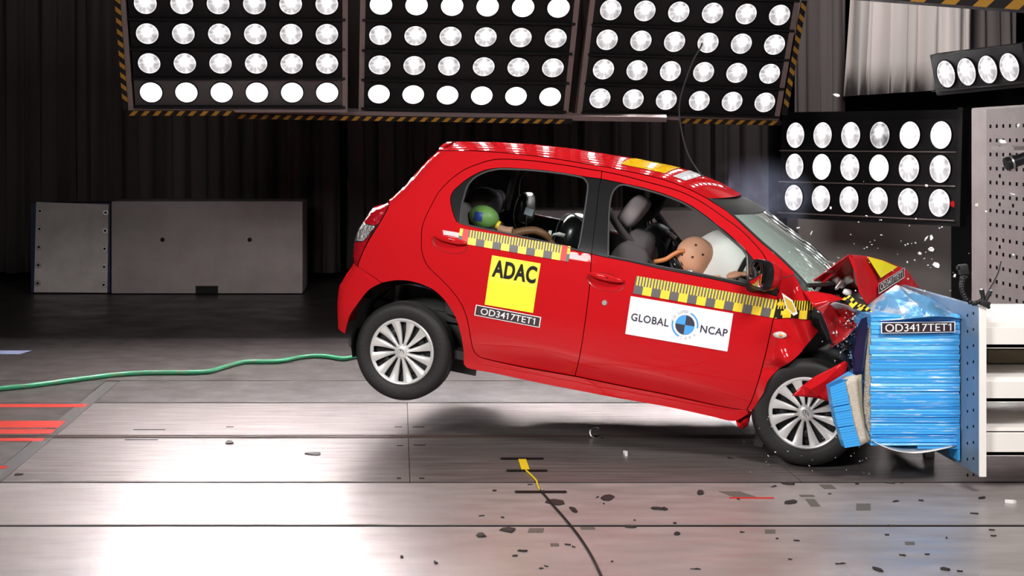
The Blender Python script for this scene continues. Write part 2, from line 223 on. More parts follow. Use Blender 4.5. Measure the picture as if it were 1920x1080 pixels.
def glass_mat(name, tint, gloss, rough=.02, bump=None):
    m = bpy.data.materials.new(name); m.use_nodes = True; nt = m.node_tree; nt.nodes.clear()
    o = nt.nodes.new('ShaderNodeOutputMaterial'); t = nt.nodes.new('ShaderNodeBsdfTransparent'); g = nt.nodes.new('ShaderNodeBsdfGlossy'); mx = nt.nodes.new('ShaderNodeMixShader')
    t.inputs[0].default_value = (*tint, 1); g.inputs['Roughness'].default_value = rough
    f = nt.nodes.new('ShaderNodeFresnel'); f.inputs[0].default_value = gloss
    nt.links.new(f.outputs[0], mx.inputs[0]); nt.links.new(t.outputs[0], mx.inputs[1]); nt.links.new(g.outputs[0], mx.inputs[2]); nt.links.new(mx.outputs[0], o.inputs[0])
    return m
M['glass'] = glass_mat('clear_window_glass', (.86, .90, .88), 1.35)
D_ = {"L":{"front_door":[[[1.0271,1.0486],[1.0455,0.895],[1.0528,0.6862],[1.0487,0.4697],[1.0317,0.3429]],[[1.0317,0.3429],[1.2956,0.3405],[1.5476,0.3405],[1.7946,0.3352],[1.9544,0.337],[1.997,0.3426]],[[1.997,0.3426],[2.0193,0.4155],[2.0393,0.54],[2.0556,0.7035],[2.0649,0.8523],[2.0695,0.9349],[2.0708,0.9903],[2.0683,1.0503],[2.0609,1.0892]],[[2.0609,1.0892],[2.0229,1.1258],[1.9861,1.1628],[1.9529,1.2035],[1.8949,1.252],[1.84,1.2927],[1.785,1.325],[1.7299,1.3516],[1.6763,1.3786],[1.6213,1.4047],[1.5654,1.4282],[1.5124,1.4463],[1.4586,1.4611],[1.3827,1.4742],[1.2852,1.4851],[1.187,1.4955],[1.0868,1.5049],[0.9789,1.5102]],[[0.9789,1.5102],[0.9856,1.4665]],[[0.9856,1.4665],[1.0774,1.462],[1.153,1.4577],[1.2314,1.4529],[1.3103,1.4438],[1.3915,1.4303],[1.4721,1.4113],[1.5236,1.3942],[1.5774,1.3705],[1.6337,1.3422],[1.673,1.3189],[1.7366,1.285],[1.7998,1.2463],[1.865,1.2008]],[[1.865,1.2008],[1.9013,1.1691],[1.9702,1.1057],[2.0387,1.0568],[2.0599,1.0403],[2.0708,0.9903]],[[2.0708,0.9903],[1.8969,1.0128],[1.8786,1.0154],[1.7374,1.0234],[1.5586,1.028],[1.4153,1.0315],[1.2412,1.041],[1.1048,1.0435],[1.0271,1.0486]]],"front_frame":[[[1.0271,1.0486],[1.0061,1.2518],[0.9853,1.4189]],[[0.9853,1.4189],[0.9856,1.4665]],[[0.9856,1.4665],[1.0774,1.462],[1.153,1.4577],[1.2314,1.4529],[1.3103,1.4438],[1.3915,1.4303],[1.4721,1.4113],[1.5236,1.3942],[1.5774,1.3705],[1.6337,1.3422],[1.673,1.3189],[1.7366,1.285],[1.7998,1.2463],[1.865,1.2008]],[[1.865,1.2008],[1.9013,1.1691],[1.9702,1.1057],[2.0387,1.0568],[2.0599,1.0403],[2.0708,0.9903]],[[2.0708,0.9903],[1.8969,1.0128],[1.8786,1.0154],[1.7374,1.0234],[1.5586,1.028],[1.4153,1.0315],[1.2412,1.041],[1.1048,1.0435],[1.0271,1.0486]]],"front_hole":[[[1.1256,1.0568],[1.0848,1.2592],[1.0715,1.3529],[1.074,1.4005],[1.0907,1.4335],[1.1172,1.4482],[1.1617,1.4474],[1.2745,1.4371],[1.3732,1.4224],[1.4738,1.399],[1.56,1.3633],[1.6374,1.3236],[1.7206,1.2765],[1.8033,1.2271],[1.845,1.199],[1.8688,1.1725]],[[1.8688,1.1725],[1.8862,1.0918],[1.896,1.0358]],[[1.896,1.0358],[1.8609,1.0385],[1.7325,1.0415],[1.5909,1.0452],[1.4481,1.0476],[1.3035,1.0514],[1.2386,1.0539],[1.1256,1.0568]]],"rear_door":[[[1.0317,0.3429],[0.732,0.3372],[0.5118,0.3432],[0.4595,0.3544],[0.4278,0.3871],[0.399,0.4777],[0.3708,0.561],[0.3242,0.6407],[0.2623,0.7019],[0.1799,0.7627],[0.097,0.8172],[0.049,0.8843],[0.0286,0.9593],[0.0177,1.0263],[0.0234,1.0957],[0.0505,1.2093],[0.0701,1.2625],[0.1194,1.3363],[0.1865,1.4034],[0.2731,1.4544],[0.3339,1.4806],[0.4142,1.4961],[0.5695,1.5091],[0.7741,1.5121],[0.8889,1.5106],[0.9789,1.5102]],[[0.9789,1.5102],[0.9856,1.4665]],[[0.9856,1.4665],[0.8762,1.4638],[0.8313,1.4663],[0.7001,1.4651],[0.5838,1.4601],[0.4137,1.4439],[0.3184,1.4201],[0.2605,1.3875],[0.2048,1.3399],[0.1728,1.3004],[0.1487,1.2685],[0.142,1.2393],[0.1514,1.2002],[0.179,1.1487],[0.215,1.1]],[[0.215,1.1],[0.3536,1.0902],[0.5553,1.0768],[0.7767,1.0656],[0.9401,1.0521],[1.0271,1.0486]],[[1.0271,1.0486],[1.0455,0.895],[1.0528,0.6862],[1.0487,0.4697],[1.0317,0.3429]]],"rear_frame":[[[0.9856,1.4665],[0.9853,1.4189],[1.0061,1.2518],[1.0271,1.0486]],[[1.0271,1.0486],[0.9401,1.0521],[0.7767,1.0656],[0.5553,1.0768],[0.3536,1.0902],[0.215,1.1]],[[0.215,1.1],[0.179,1.1487],[0.1514,1.2002],[0.142,1.2393],[0.1487,1.2685],[0.1728,1.3004],[0.2048,1.3399],[0.2605,1.3875],[0.3184,1.4201],[0.4137,1.4439],[0.5838,1.4601],[0.7001,1.4651],[0.8313,1.4663],[0.8762,1.4638],[0.9856,1.4665]]],"rear_hole":[[[0.2415,1.0984],[0.2259,1.1809],[0.2244,1.2459],[0.2274,1.3057],[0.252,1.3534],[0.2846,1.3835],[0.3224,1.4066],[0.3676,1.4238],[0.4166,1.4343],[0.5706,1.4503],[0.7465,1.4578],[0.8466,1.4562],[0.8862,1.4499],[0.9083,1.4317],[0.9212,1.3938],[0.9344,1.2526],[0.944,1.1187],[0.943,1.0601]],[[0.943,1.0601],[0.7747,1.0746],[0.5535,1.0842],[0.3598,1.0912],[0.2415,1.0984]]],"body_side":[[[-0.229,1.1262],[-0.2408,1.155],[-0.2264,1.1763],[-0.1773,1.2384],[-0.1324,1.3158],[-0.0812,1.4039],[-0.025,1.4821]],[[-0.025,1.4821],[0.0982,1.5005],[0.2093,1.5156],[0.3668,1.5287],[0.5275,1.5366],[0.6796,1.5403],[0.8815,1.5375],[1.0065,1.5376],[1.1062,1.5325],[1.2698,1.5234],[1.3952,1.5058],[1.505,1.4803],[1.6022,1.4488]],[[1.6022,1.4488],[1.6395,1.4322],[1.6948,1.4097],[1.7499,1.3813],[1.8047,1.3457],[1.8614,1.3078],[1.9439,1.2541],[2.0244,1.2064],[2.06,1.1834],[2.1363,1.1301]],[[2.1363,1.1301],[2.1365,1.1187]],[[2.1365,1.1187],[2.1132,1.1049],[2.0609,1.0892]],[[2.0609,1.0892],[2.0229,1.1258],[1.9861,1.1628],[1.9529,1.2035],[1.8949,1.252],[1.84,1.2927],[1.785,1.325],[1.7299,1.3516],[1.6763,1.3786],[1.6213,1.4047],[1.5654,1.4282],[1.5124,1.4463],[1.4586,1.4611],[1.3827,1.4742],[1.2852,1.4851],[1.187,1.4955],[1.0868,1.5049],[0.9789,1.5102]],[[0.9789,1.5102],[0.8889,1.5106],[0.7741,1.5121],[0.5695,1.5091],[0.4142,1.4961],[0.3339,1.4806],[0.2731,1.4544],[0.1865,1.4034],[0.1194,1.3363],[0.0701,1.2625],[0.0505,1.2093],[0.0234,1.0957],[0.0177,1.0263],[0.0286,0.9593],[0.049,0.8843],[0.097,0.8172],[0.1799,0.7627],[0.2623,0.7019],[0.3242,0.6407],[0.3708,0.561],[0.399,0.4777],[0.4278,0.3871],[0.4595,0.3544],[0.5118,0.3432],[0.732,0.3372],[1.0317,0.3429]],[[1.0317,0.3429],[1.2956,0.3405],[1.5476,0.3405],[1.7946,0.3352],[1.9544,0.337],[1.997,0.3426]],[[1.997,0.3426],[2.011,0.3236]],[[2.011,0.3236],[1.9379,0.2662],[1.8036,0.2678],[1.5564,0.2724],[1.2348,0.2652],[0.8257,0.2637],[0.5714,0.2681],[0.4006,0.2687],[0.3761,0.3086]],[[0.3761,0.3086],[0.3669,0.3817],[0.3422,0.467],[0.2986,0.5572],[0.2259,0.6387],[0.136,0.6928],[0.0211,0.7121],[-0.0817,0.7027],[-0.1779,0.67]],[[-0.1779,0.67],[-0.2199,0.6896],[-0.2775,0.714],[-0.351,0.7353]],[[-0.351,0.7353],[-0.3503,0.7548],[-0.3154,0.8738],[-0.2543,1.0151],[-0.2256,1.1052],[-0.229,1.1262]]],"bumper":[[[-0.351,0.7353],[-0.3914,0.7485]],[[-0.3914,0.7485],[-0.4316,0.6781],[-0.4556,0.6279],[-0.4673,0.6003],[-0.4714,0.5108],[-0.4585,0.4113],[-0.4474,0.3296]],[[-0.4474,0.3296],[-0.3921,0.3144]],[[-0.3921,0.3144],[-0.3856,0.3292],[-0.3632,0.4342],[-0.312,0.5264],[-0.2549,0.6122],[-0.1779,0.67]],[[-0.351,0.7353],[-0.2775,0.714],[-0.2199,0.6896],[-0.1779,0.67]]],"lamp":[[[-0.3914,0.7485],[-0.4064,0.8004],[-0.4079,0.8904],[-0.3958,0.9536],[-0.3624,1.0299],[-0.3467,1.0881]],[[-0.3467,1.0881],[-0.3072,1.0991],[-0.2472,1.135],[-0.229,1.1262]],[[-0.229,1.1262],[-0.2256,1.1052],[-0.2543,1.0151],[-0.3154,0.8738],[-0.3503,0.7548],[-0.351,0.7353]],[[-0.351,0.7353],[-0.3914,0.7485]]],"lamp_top":[[[-0.3725,0.9934],[-0.3624,1.0299],[-0.3467,1.0881]],[[-0.3467,1.0881],[-0.3072,1.0991],[-0.2472,1.135],[-0.229,1.1262]],[[-0.229,1.1262],[-0.2256,1.1052],[-0.2543,1.0151],[-0.2776,0.9921]],[[-0.2776,0.9921],[-0.3725,0.9934]]],"lamp_mid":[[[-0.4123,0.8765],[-0.4079,0.8904],[-0.3958,0.9536],[-0.3725,0.9934]],[[-0.3725,0.9934],[-0.2776,0.9921]],[[-0.2776,0.9921],[-0.3222,0.911]],[[-0.3222,0.911],[-0.3405,0.8917],[-0.4123,0.8765]]],"lamp_low":[[[-0.3914,0.7485],[-0.4064,0.8004],[-0.4123,0.8765]],[[-0.4123,0.8765],[-0.3405,0.8917],[-0.3222,0.911]],[[-0.3222,0.911],[-0.2776,0.9921]],[[-0.2776,0.9921],[-0.3154,0.8738],[-0.3503,0.7548],[-0.351,0.7353]],[[-0.351,0.7353],[-0.3914,0.7485]]],"fender":[[[2.0609,1.0892],[2.1132,1.1049],[2.1365,1.1187]],[[2.1365,1.1187],[2.1646,1.0863],[2.1942,1.0428]],[[2.1942,1.0428],[2.2919,1.0476],[2.355,1.0382]],[[2.355,1.0382],[2.2699,0.9723],[2.2666,0.882],[2.3093,0.84]],[[2.3093,0.84],[2.2536,0.7425],[2.2293,0.697],[2.183,0.6473],[2.136,0.6],[2.0894,0.5286],[2.0743,0.4537]],[[2.0743,0.4537],[2.0524,0.4036],[2.0279,0.349],[1.997,0.3426]],[[1.997,0.3426],[2.0193,0.4155],[2.0393,0.54],[2.0556,0.7035],[2.0649,0.8523],[2.0695,0.9349],[2.0708,0.9903],[2.0683,1.0503],[2.0609,1.0892]]],"roofline":[[[-0.025,1.4821],[0.0982,1.5005],[0.2093,1.5156],[0.3668,1.5287],[0.5275,1.5366],[0.6796,1.5403],[0.8815,1.5375],[1.0065,1.5376],[1.1062,1.5325],[1.2698,1.5234],[1.3952,1.5058],[1.505,1.4803],[1.6022,1.4488]]],"glassedge":[[[1.6022,1.4488],[1.6395,1.4322],[1.6948,1.4097],[1.7499,1.3813],[1.8047,1.3457],[1.8614,1.3078],[1.9439,1.2541],[2.0244,1.2064],[2.06,1.1834],[2.1363,1.1301],[2.2122,1.0714]]]},"Q":{"tape_front":[[1.297,0.9715],[2.0723,0.9717],[2.0647,0.8727],[1.2951,0.8723]],"tape_fender":[[2.0758,0.9767],[2.2551,0.9957],[2.2641,0.899],[2.0675,0.8732]],"tape_rear":[[0.2462,1.0668],[0.9037,1.0701],[0.9072,0.9834],[0.2516,0.9842]],"yellow":[[0.4638,0.9469],[0.7518,0.948],[0.7514,0.6629],[0.4648,0.6598]],"plate":[[0.4142,0.6506],[0.8014,0.6482],[0.8006,0.5861],[0.412,0.5875]],"ncap":[[1.2856,0.8556],[1.8517,0.8598],[1.8513,0.6477],[1.286,0.6408]]},"SIL":[[-0.4078,0.1469],[-0.4406,0.2462],[-0.4715,0.3165],[-0.4824,0.3991],[-0.4934,0.5003],[-0.491,0.6001],[-0.4736,0.62],[-0.449,0.6708],[-0.4129,0.7399],[-0.4266,0.7927],[-0.4268,0.8838],[-0.4132,0.9479],[-0.3787,1.0249],[-0.3467,1.0881],[-0.3178,1.0961],[-0.2627,1.1307],[-0.2596,1.144],[-0.2398,1.1728],[-0.191,1.235],[-0.1458,1.3128],[-0.0938,1.4015],[-0.0365,1.4802],[0.0275,1.5366]],"WZ":[[0.1,0.7],[0.165,0.755],[0.2,0.776],[0.235,0.792],[0.27,0.8],[0.31,0.803],[0.36,0.815],[0.42,0.829],[0.5,0.838],[0.62,0.845],[0.75,0.846],[0.86,0.842],[0.95,0.834],[1.03,0.818],[1.1,0.793],[1.2,0.748],[1.3,0.7],[1.4,0.65],[1.48,0.6],[1.56,0.545],[1.7,0.43]],"O":[0.22209,9.57471,0.25015],"P":{"hoodA":[[2.3995,-0.62,1.2621],[2.4473,-0.64,1.1791],[2.4857,-0.66,1.0721],[2.5381,-0.64,1.0114],[2.5579,-0.58,1.0207],[2.7236,-0.15,1.0218],[2.8511,0.2,1.0479],[2.8113,0.2,1.0923],[2.736,0.12,1.1791],[2.6841,0.05,1.1949],[2.5916,-0.15,1.2307],[2.4964,-0.36,1.254]],"hoodA_in":[[2.5569,-0.42,1.1466],[2.4939,-0.56,1.1477],[2.6367,-0.28,1.1023],[2.7099,-0.02,1.1324]],"hoodtri":[[2.5006,-0.4,1.2552],[2.5911,-0.2,1.2313],[2.6805,0.01,1.1943],[2.5896,-0.42,1.1493]],"hoodlab":[[2.586,-0.46,1.1129],[2.7228,-0.03,1.1953],[2.7299,-0.03,1.1368],[2.5947,-0.5,1.062]],"hoodedge":[[2.2077,-0.66,1.0676],[2.2506,-0.665,1.1084],[2.3003,-0.665,1.1587],[2.354,-0.65,1.2173],[2.3995,-0.62,1.2621]],"hinge":[[2.3295,-0.6,1.1435],[2.2845,-0.6,1.0787],[2.2601,-0.6,1.0293]],"wingfront":[[2.272,-0.86,0.9689],[2.3442,-0.82,1.0113],[2.4464,-0.8,1.0057],[2.4863,-0.82,0.9802],[2.5234,-0.8,0.9527],[2.4863,-0.86,0.889],[2.4475,-0.9,0.8376],[2.3901,-0.88,0.775],[2.3359,-0.92,0.8684],[2.3076,-0.9,0.9246]],"wingfront_in":[[2.4026,-0.72,0.9334],[2.3879,-0.8,0.8724],[2.4496,-0.76,0.923]],"lining":[[2.3459,-0.9,1.0039],[2.3712,-0.91,1.021],[2.4438,-0.9,1.0129],[2.4884,-0.9,0.9893],[2.4703,-0.87,0.9798],[2.4267,-0.86,0.994],[2.3764,-0.87,0.9802]],"wingtop":[[2.1942,-0.8,1.0427],[2.2913,-0.78,1.0492],[2.3616,-0.74,1.0431],[2.4193,-0.72,1.0308],[2.3538,-0.8,1.0095],[2.2657,-0.84,0.9686]],"blackwedge":[[2.2767,-0.93,0.9715],[2.3027,-0.93,0.9646],[2.3386,-0.92,0.9065],[2.3974,-0.91,0.7862],[2.3738,-0.9,0.7949],[2.32,-0.93,0.884]],"tape2":[[2.4244,-0.9,1.0699],[2.5669,-0.92,1.0114],[2.5416,-0.94,0.9804],[2.4014,-0.92,1.0419]],"redpiece":[[2.2262,-0.98,0.4973],[2.2722,-0.97,0.5597],[2.3263,-0.95,0.6192],[2.4648,-0.9,0.7196],[2.4911,-0.88,0.7074],[2.4752,-0.9,0.6494],[2.4191,-0.93,0.5852],[2.4411,-0.92,0.4897],[2.3598,-0.95,0.5045],[2.2943,-0.97,0.5034]],"redpiece_in":[[2.3762,-0.97,0.6032],[2.3158,-1.0,0.5529]],"sillfold":[[1.9211,-0.8,0.3233],[1.9745,-0.805,0.338],[2.028,-0.79,0.3402],[2.0182,-0.74,0.3025],[2.0152,-0.76,0.2545],[1.9917,-0.79,0.2327],[1.9672,-0.8,0.237],[1.9397,-0.78,0.2846]],"sillfold_in":[[1.975,-0.7,0.2776],[1.9894,-0.84,0.2757]],"repeater":[[2.1115,-0.835,0.7872]],"headlamp_c":[[2.4222,-0.8,0.829],[2.4849,-0.8,0.8757],[2.4728,-0.75,0.7646],[2.5305,-0.8,0.9424]],"white1":[[2.3685,-0.45,1.092]],"white2":[[2.4225,-0.55,1.0503]],"white3":[[2.2897,0.1,1.1361]],"wing2":[[2.1347,-0.72,1.1138],[2.1631,-0.74,1.0819],[2.1973,-0.78,1.0354],[2.1784,-0.8,0.9957],[2.1441,-0.79,1.0329],[2.1236,-0.76,1.0856]],"chip":[[2.0966,-1.02,1.0348],[2.1564,-1.02,1.0053],[2.1936,-1.02,0.9402],[2.1737,-1.02,0.9251],[2.1298,-1.02,0.9602]],"blackplastic":[[2.3235,-0.86,0.7511],[2.385,-0.85,0.805],[2.463,-0.82,0.743],[2.514,-0.8,0.677],[2.4253,-0.85,0.7195]],"foil":[[2.5177,8.02,0.8921],[2.5514,8.0,0.9257],[2.5878,7.98,0.9591],[2.6586,7.97,1.0085],[2.7029,8.0,0.9943],[2.8016,8.15,0.9596],[3.0028,8.3,0.9033],[3.157,8.3,0.8633],[3.0429,8.0,0.8829],[2.9329,7.74,0.8561],[2.8619,7.72,0.8667],[2.7821,7.69,0.8743],[2.7135,7.69,0.8702],[2.622,7.72,0.8557],[2.4883,7.75,0.8438],[2.4976,7.92,0.8492]],"foil_in":[[2.5376,7.74,0.9169],[2.6672,7.82,0.9612],[2.7916,7.84,0.948],[2.7205,7.71,0.9064],[2.9469,8.05,0.886],[2.6219,7.86,0.9459],[2.5091,7.78,0.8847],[2.7035,7.78,0.9264],[2.8136,7.8,0.9187],[2.6135,7.76,0.887]],"b1":[[2.2305,7.72,0.5027],[2.3077,7.72,0.5358],[2.3325,7.72,0.4173],[2.2471,7.72,0.4007]],"b2":[[2.2498,7.72,0.3966],[2.3353,7.72,0.4131],[2.3563,7.72,0.307],[2.2719,7.72,0.2946]],"b3":[[2.2763,7.72,0.2904],[2.3574,7.72,0.3042],[2.3904,7.72,0.2008],[2.3091,7.72,0.1884]],"btop":[[2.2305,7.72,0.5027],[2.3077,7.72,0.5358],[2.3807,7.76,0.5572],[2.3706,7.8,0.5621]],"tan":[[2.3107,7.73,0.5342],[2.3745,7.74,0.5603],[2.3939,7.74,0.3779],[2.4326,7.74,0.2148],[2.3935,7.73,0.1974],[2.3604,7.73,0.3051],[2.3383,7.73,0.4128]],"gold":[[2.3776,7.75,0.5588],[2.4084,7.76,0.5627],[2.4111,7.76,0.402],[2.425,7.76,0.2911],[2.4583,7.76,0.2191],[2.4357,7.75,0.2128],[2.397,7.75,0.3761]],"honey":[[2.4583,7.76,0.8537],[2.4281,7.77,0.5945],[2.4198,7.77,0.4003],[2.4309,7.77,0.2893],[2.4638,7.76,0.2135],[2.4638,7.76,0.8537]],"navy":[[2.4654,7.8,0.863],[2.4455,7.79,0.7306],[2.4205,7.79,0.5581],[2.3914,7.85,0.5404],[2.3982,7.9,0.6596],[2.4208,7.9,0.7725],[2.4335,7.85,0.8404]],"apron":[[2.4575,7.74,0.2231],[2.5035,7.72,0.1995],[2.5691,7.71,0.1767],[2.6517,7.71,0.1657],[2.7343,7.71,0.1712],[2.8206,7.72,0.1857],[2.8849,7.73,0.1974]],"blab":[[2.4989,7.74,0.8367],[2.8832,7.74,0.8409],[2.8832,7.74,0.7856],[2.4989,7.74,0.7787]],"arm":[[2.8593,7.56,1.0877],[2.8474,7.55,1.0481],[2.849,7.54,1.0114],[2.8668,7.53,0.9747],[2.8952,7.52,0.957],[2.9223,7.5,0.9698],[2.9438,7.5,0.9859]],"cam":[[2.8593,7.56,1.1255]],"clamp":[[2.9438,7.5,0.9886],[2.9277,7.5,1.0288],[2.9732,7.5,1.0234],[2.9679,7.5,0.935],[2.9438,7.5,0.9645]],"whip":[[2.9518,7.5,1.0046],[2.9866,7.5,1.0636],[3.0214,7.52,1.1154],[3.0429,7.54,1.1676]],"hscam":[[3.7831,9.3,1.6338],[3.9126,9.3,1.6736],[3.9126,9.3,1.7334]],"hose":[[-3.0155,10.4628],[-2.8365,10.6321],[-2.6429,10.7716],[-2.4239,11.0],[-2.193,11.2255],[-1.9749,11.3548],[-1.7356,11.3811],[-1.4748,11.4074],[-1.3606,11.6501],[-1.2231,11.9322],[-0.9697,11.9612],[-0.773,12.2283],[-0.5998,12.2587],[-0.4627,12.1081],[-0.3581,12.2283],[-0.2078,12.3819],[0.0569,12.2587],[0.3165,12.1379],[0.5823,12.2587],[0.8052,12.32]],"cabY":[[0.6851,8.0261],[0.6983,7.9484],[0.7102,7.8596],[0.719,7.7729],[0.7155,7.676],[0.718,7.5583]],"cabB":[[0.718,7.5583],[0.7322,7.4554],[0.7502,7.2684],[0.7713,7.0805],[0.7902,6.8923],[0.8057,6.7139],[0.8171,6.5185],[0.8236,6.3179],[0.8242,6.1217],[0.8234,5.8667]]}}
# ================================================================== setting
def floor_mat(name, c1, c2, rough, scale, spec=.5, metal=0.0, aniso=(1, 1, 1), bump=(90, .12, .002), rough2=None):
    m = mat(name, c1, rough, metal, spec=spec, var=(scale, c2, .35, .7, aniso), bump=bump)
    nt = m.node_tree; b = nt.nodes['Principled BSDF']
    tc = nt.nodes.new('ShaderNodeTexCoord'); mp = nt.nodes.new('ShaderNodeMapping'); mp.inputs['Scale'].default_value = aniso
    n = nt.nodes.new('ShaderNodeTexNoise'); n.inputs['Scale'].default_value = scale * 1.7; n.inputs['Detail'].default_value = 5
    r_ = nt.nodes.new('ShaderNodeMapRange'); r_.inputs['From Min'].default_value = .3; r_.inputs['From Max'].default_value = .7
    r_.inputs['To Min'].default_value = rough - .07; r_.inputs['To Max'].default_value = (rough2 or rough + .1)
    nt.links.new(tc.outputs['Object'], mp.inputs[0]); nt.links.new(mp.outputs[0], n.inputs[0]); nt.links.new(n.outputs[0], r_.inputs[0]); nt.links.new(r_.outputs[0], b.inputs['Roughness'])
    return m
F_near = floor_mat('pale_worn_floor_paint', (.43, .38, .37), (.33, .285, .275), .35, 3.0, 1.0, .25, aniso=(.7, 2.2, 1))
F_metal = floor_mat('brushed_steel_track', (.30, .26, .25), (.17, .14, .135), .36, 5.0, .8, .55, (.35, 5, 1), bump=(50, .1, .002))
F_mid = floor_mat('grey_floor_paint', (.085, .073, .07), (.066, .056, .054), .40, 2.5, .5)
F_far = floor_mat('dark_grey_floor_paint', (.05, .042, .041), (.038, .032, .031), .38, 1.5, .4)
F_gap = mat('black_floor_joint', (.008, .007, .007), .8, spec=.1)
F_rail = mat('brown_steel_rail', (.10, .07, .06), .4, .4)
def build_floor():
    b = MB(); g = .006; mats = [F_gap, F_near, F_metal, F_mid, F_far, F_rail, mat('dark_joint_strip', (.075, .068, .066), .5)]
    b.cm = 0; b.box((0, 9.5, -.06), (26, 26, .05))
    def plate(x0, x1, y0, y1, m, gy=g, gx=.002):
        b.cm = m
        b.box(((x0 + x1) / 2, (y0 + y1) / 2, -.02), (x1 - x0 - gx * 2, y1 - y0 - gy * 2, .04))
    XL, XR = -11, 11
    S = -2.07
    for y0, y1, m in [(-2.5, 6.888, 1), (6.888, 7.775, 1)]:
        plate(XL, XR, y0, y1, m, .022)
    # strip at the joint of the two hall floors
    plate(S - .10, S, 7.775, 11.08, 6, .004)
    for x0, x1 in [(XL, S - .10)]:
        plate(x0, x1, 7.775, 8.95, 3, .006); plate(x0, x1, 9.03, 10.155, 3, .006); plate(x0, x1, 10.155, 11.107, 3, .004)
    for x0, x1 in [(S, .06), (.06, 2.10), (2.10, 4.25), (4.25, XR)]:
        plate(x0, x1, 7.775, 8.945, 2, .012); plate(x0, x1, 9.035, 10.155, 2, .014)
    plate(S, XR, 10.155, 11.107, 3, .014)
    b.cm = 0
    for y_, w_ in ((6.888, .05), (7.775, .03), (10.155, .034), (11.107, .022), (13.53, .014)): b.box((0, y_, -.010), (22, w_, .012))
    for x_ in (.06, 2.10): b.box((x_, 8.96, -.010), (.014, 2.3, .012))
    b.cm = 5
    b.box((0, 8.966, -.012), (22, .024, .03)); b.box((0, 9.014, -.012), (22, .024, .03))
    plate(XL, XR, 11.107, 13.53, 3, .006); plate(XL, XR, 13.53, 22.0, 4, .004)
    return b.build('floor', mats, angle=None)
tag(build_floor(), 'worn grey steel and painted plate floor of the crash hall', 'floor', kind='structure')
def marking(pts, m, name='floor_marking', z=.0015):
    return mesh_obj(name, [(x, y, z) for x, y in pts], [tuple(range(len(pts)))], m, angle=None)
M['red_line'] = mat('red_floor_line_paint', (.62, .035, .02), .4)
for i, (y0, y1, x1, s) in enumerate([(9.98, 10.10, -2.1, 'thin red line painted farthest back on the left floor'), (9.26, 9.49, -2.11, 'broad red line behind the rail on the left floor'),
                            (9.07, 9.21, -2.11, 'red line hugging the far side of the floor rail'), (8.84, 8.93, -2.11, 'red line hugging the near side of the floor rail'), (8.09, 8.16, -2.13, 'short red line nearest the camera at the left edge')]):
    o = marking([(-6, y0), (x1, y0), (x1, y1), (-6, y1)], M['red_line'])
    tag(o, s, 'floor marking', kind='structure')
o = marking([(-3.6, 12.50), (-3.17, 12.50), (-3.12, 12.72), (-3.6, 12.72)], mat('pale_blue_painted_reflection', (.45, .52, .8), .4)); tag(o, 'pale blue painted reflection on the dark floor at the left edge', 'floor marking', kind='structure')  # window reflection painted on as a pale blue patch
for u0, u1, v in ((250, 310, 806), (234, 296, 825), (424, 438, 801), (740, 754, 801), (774, 796, 801), (744, 756, 836), (776, 798, 835), (744, 752, 897), (786, 796, 897)):
    Y_ = 2800 * 1.76 / (v - 270); o = marking([((u0 - 747) / 2800 * Y_, Y_ - .012), ((u1 - 747) / 2800 * Y_, Y_ - .012), ((u1 - 747) / 2800 * Y_, Y_ + .012), ((u0 - 747) / 2800 * Y_, Y_ + .012)], F_gap, 'floor_slot_line'); tag(o, 'narrow dark slot in the steel floor plates near the rail', 'floor slot', 'slots in the floor plates', 'structure')
b = MB(); b.box((0, 20.6, 3.2), (24, .1, 6.6))
tag(b.build('wall_back', mat('black_wall_paint', (.012, .011, .012), .9), angle=None), 'black rear wall of the hall behind the curtains', 'wall', kind='structure')

def curtain(x0, x1, y, z0, z1, m, label, folds=9, amp=.09, seed=1, slant=0.0, group=None, hem=0.0):
    rnd = random.Random(seed); n = int((x1 - x0) * 28) + 12; nz = 10; vs = []
    ph = [rnd.uniform(0, 6.28) for _ in range(4)]; w = x1 - x0
    for i in range(n):
        t = i / (n - 1)
        d = amp * (math.sin(t * folds * 6.283 + ph[0] + 1.3 * math.sin(t * 9 + ph[1])) + .45 * math.sin(t * folds * 14 + ph[2]) + .25 * math.sin(t * folds * 27 + ph[3]))
        for k in range(nz):
            s = k / (nz - 1); z = z0 + (z1 - z0) * s + (hem * t * (1 - s))
            vs.append((x0 + w * t + slant * (1 - s) * (1 - t) + .02 * math.sin(s * 3 + i), y + d * (1.15 - .35 * s), z))
    o = mesh_obj('curtain', vs, grid_faces(n, nz), m, angle=80)
    md = o.modifiers.new('cloth_thickness', 'SOLIDIFY'); md.thickness = .006
    return tag(o, label, 'curtain', group)
curtain(-9.0, -.75, 19.3, .10, 6.2, M['curtain'], 'charcoal curtain hanging behind the grey box at the left', 17, .10, 3)
curtain(-.75, 4.95, 19.9, .10, 6.2, M['curtain'], 'charcoal curtain hanging behind the red car roof', 13, .09, 4)
curtain(5.0, 5.66, 18.9, .05, 6.2, M['curtain_mid'], 'narrow dark grey curtain between lamp wall and pale curtain', 2, .06, 5)
curtain(5.72, 7.1, 18.4, 2.35, 6.0, M['curtain_pale'], 'pale grey curtain with short hem under the striped beam', 4, .10, 8, slant=-.20, hem=.10)
curtain(7.1, 7.85, 19.0, 2.5, 6.0, M['curtain_mid'], 'grey curtain at the right of the pale curtain', 3, .07, 9)
o = curtain(7.75, 8.4, 18.0, 2.6, 6.0, M['curtain_pale'], 'pale curtain edge at the top right corner', 2, .07, 10)

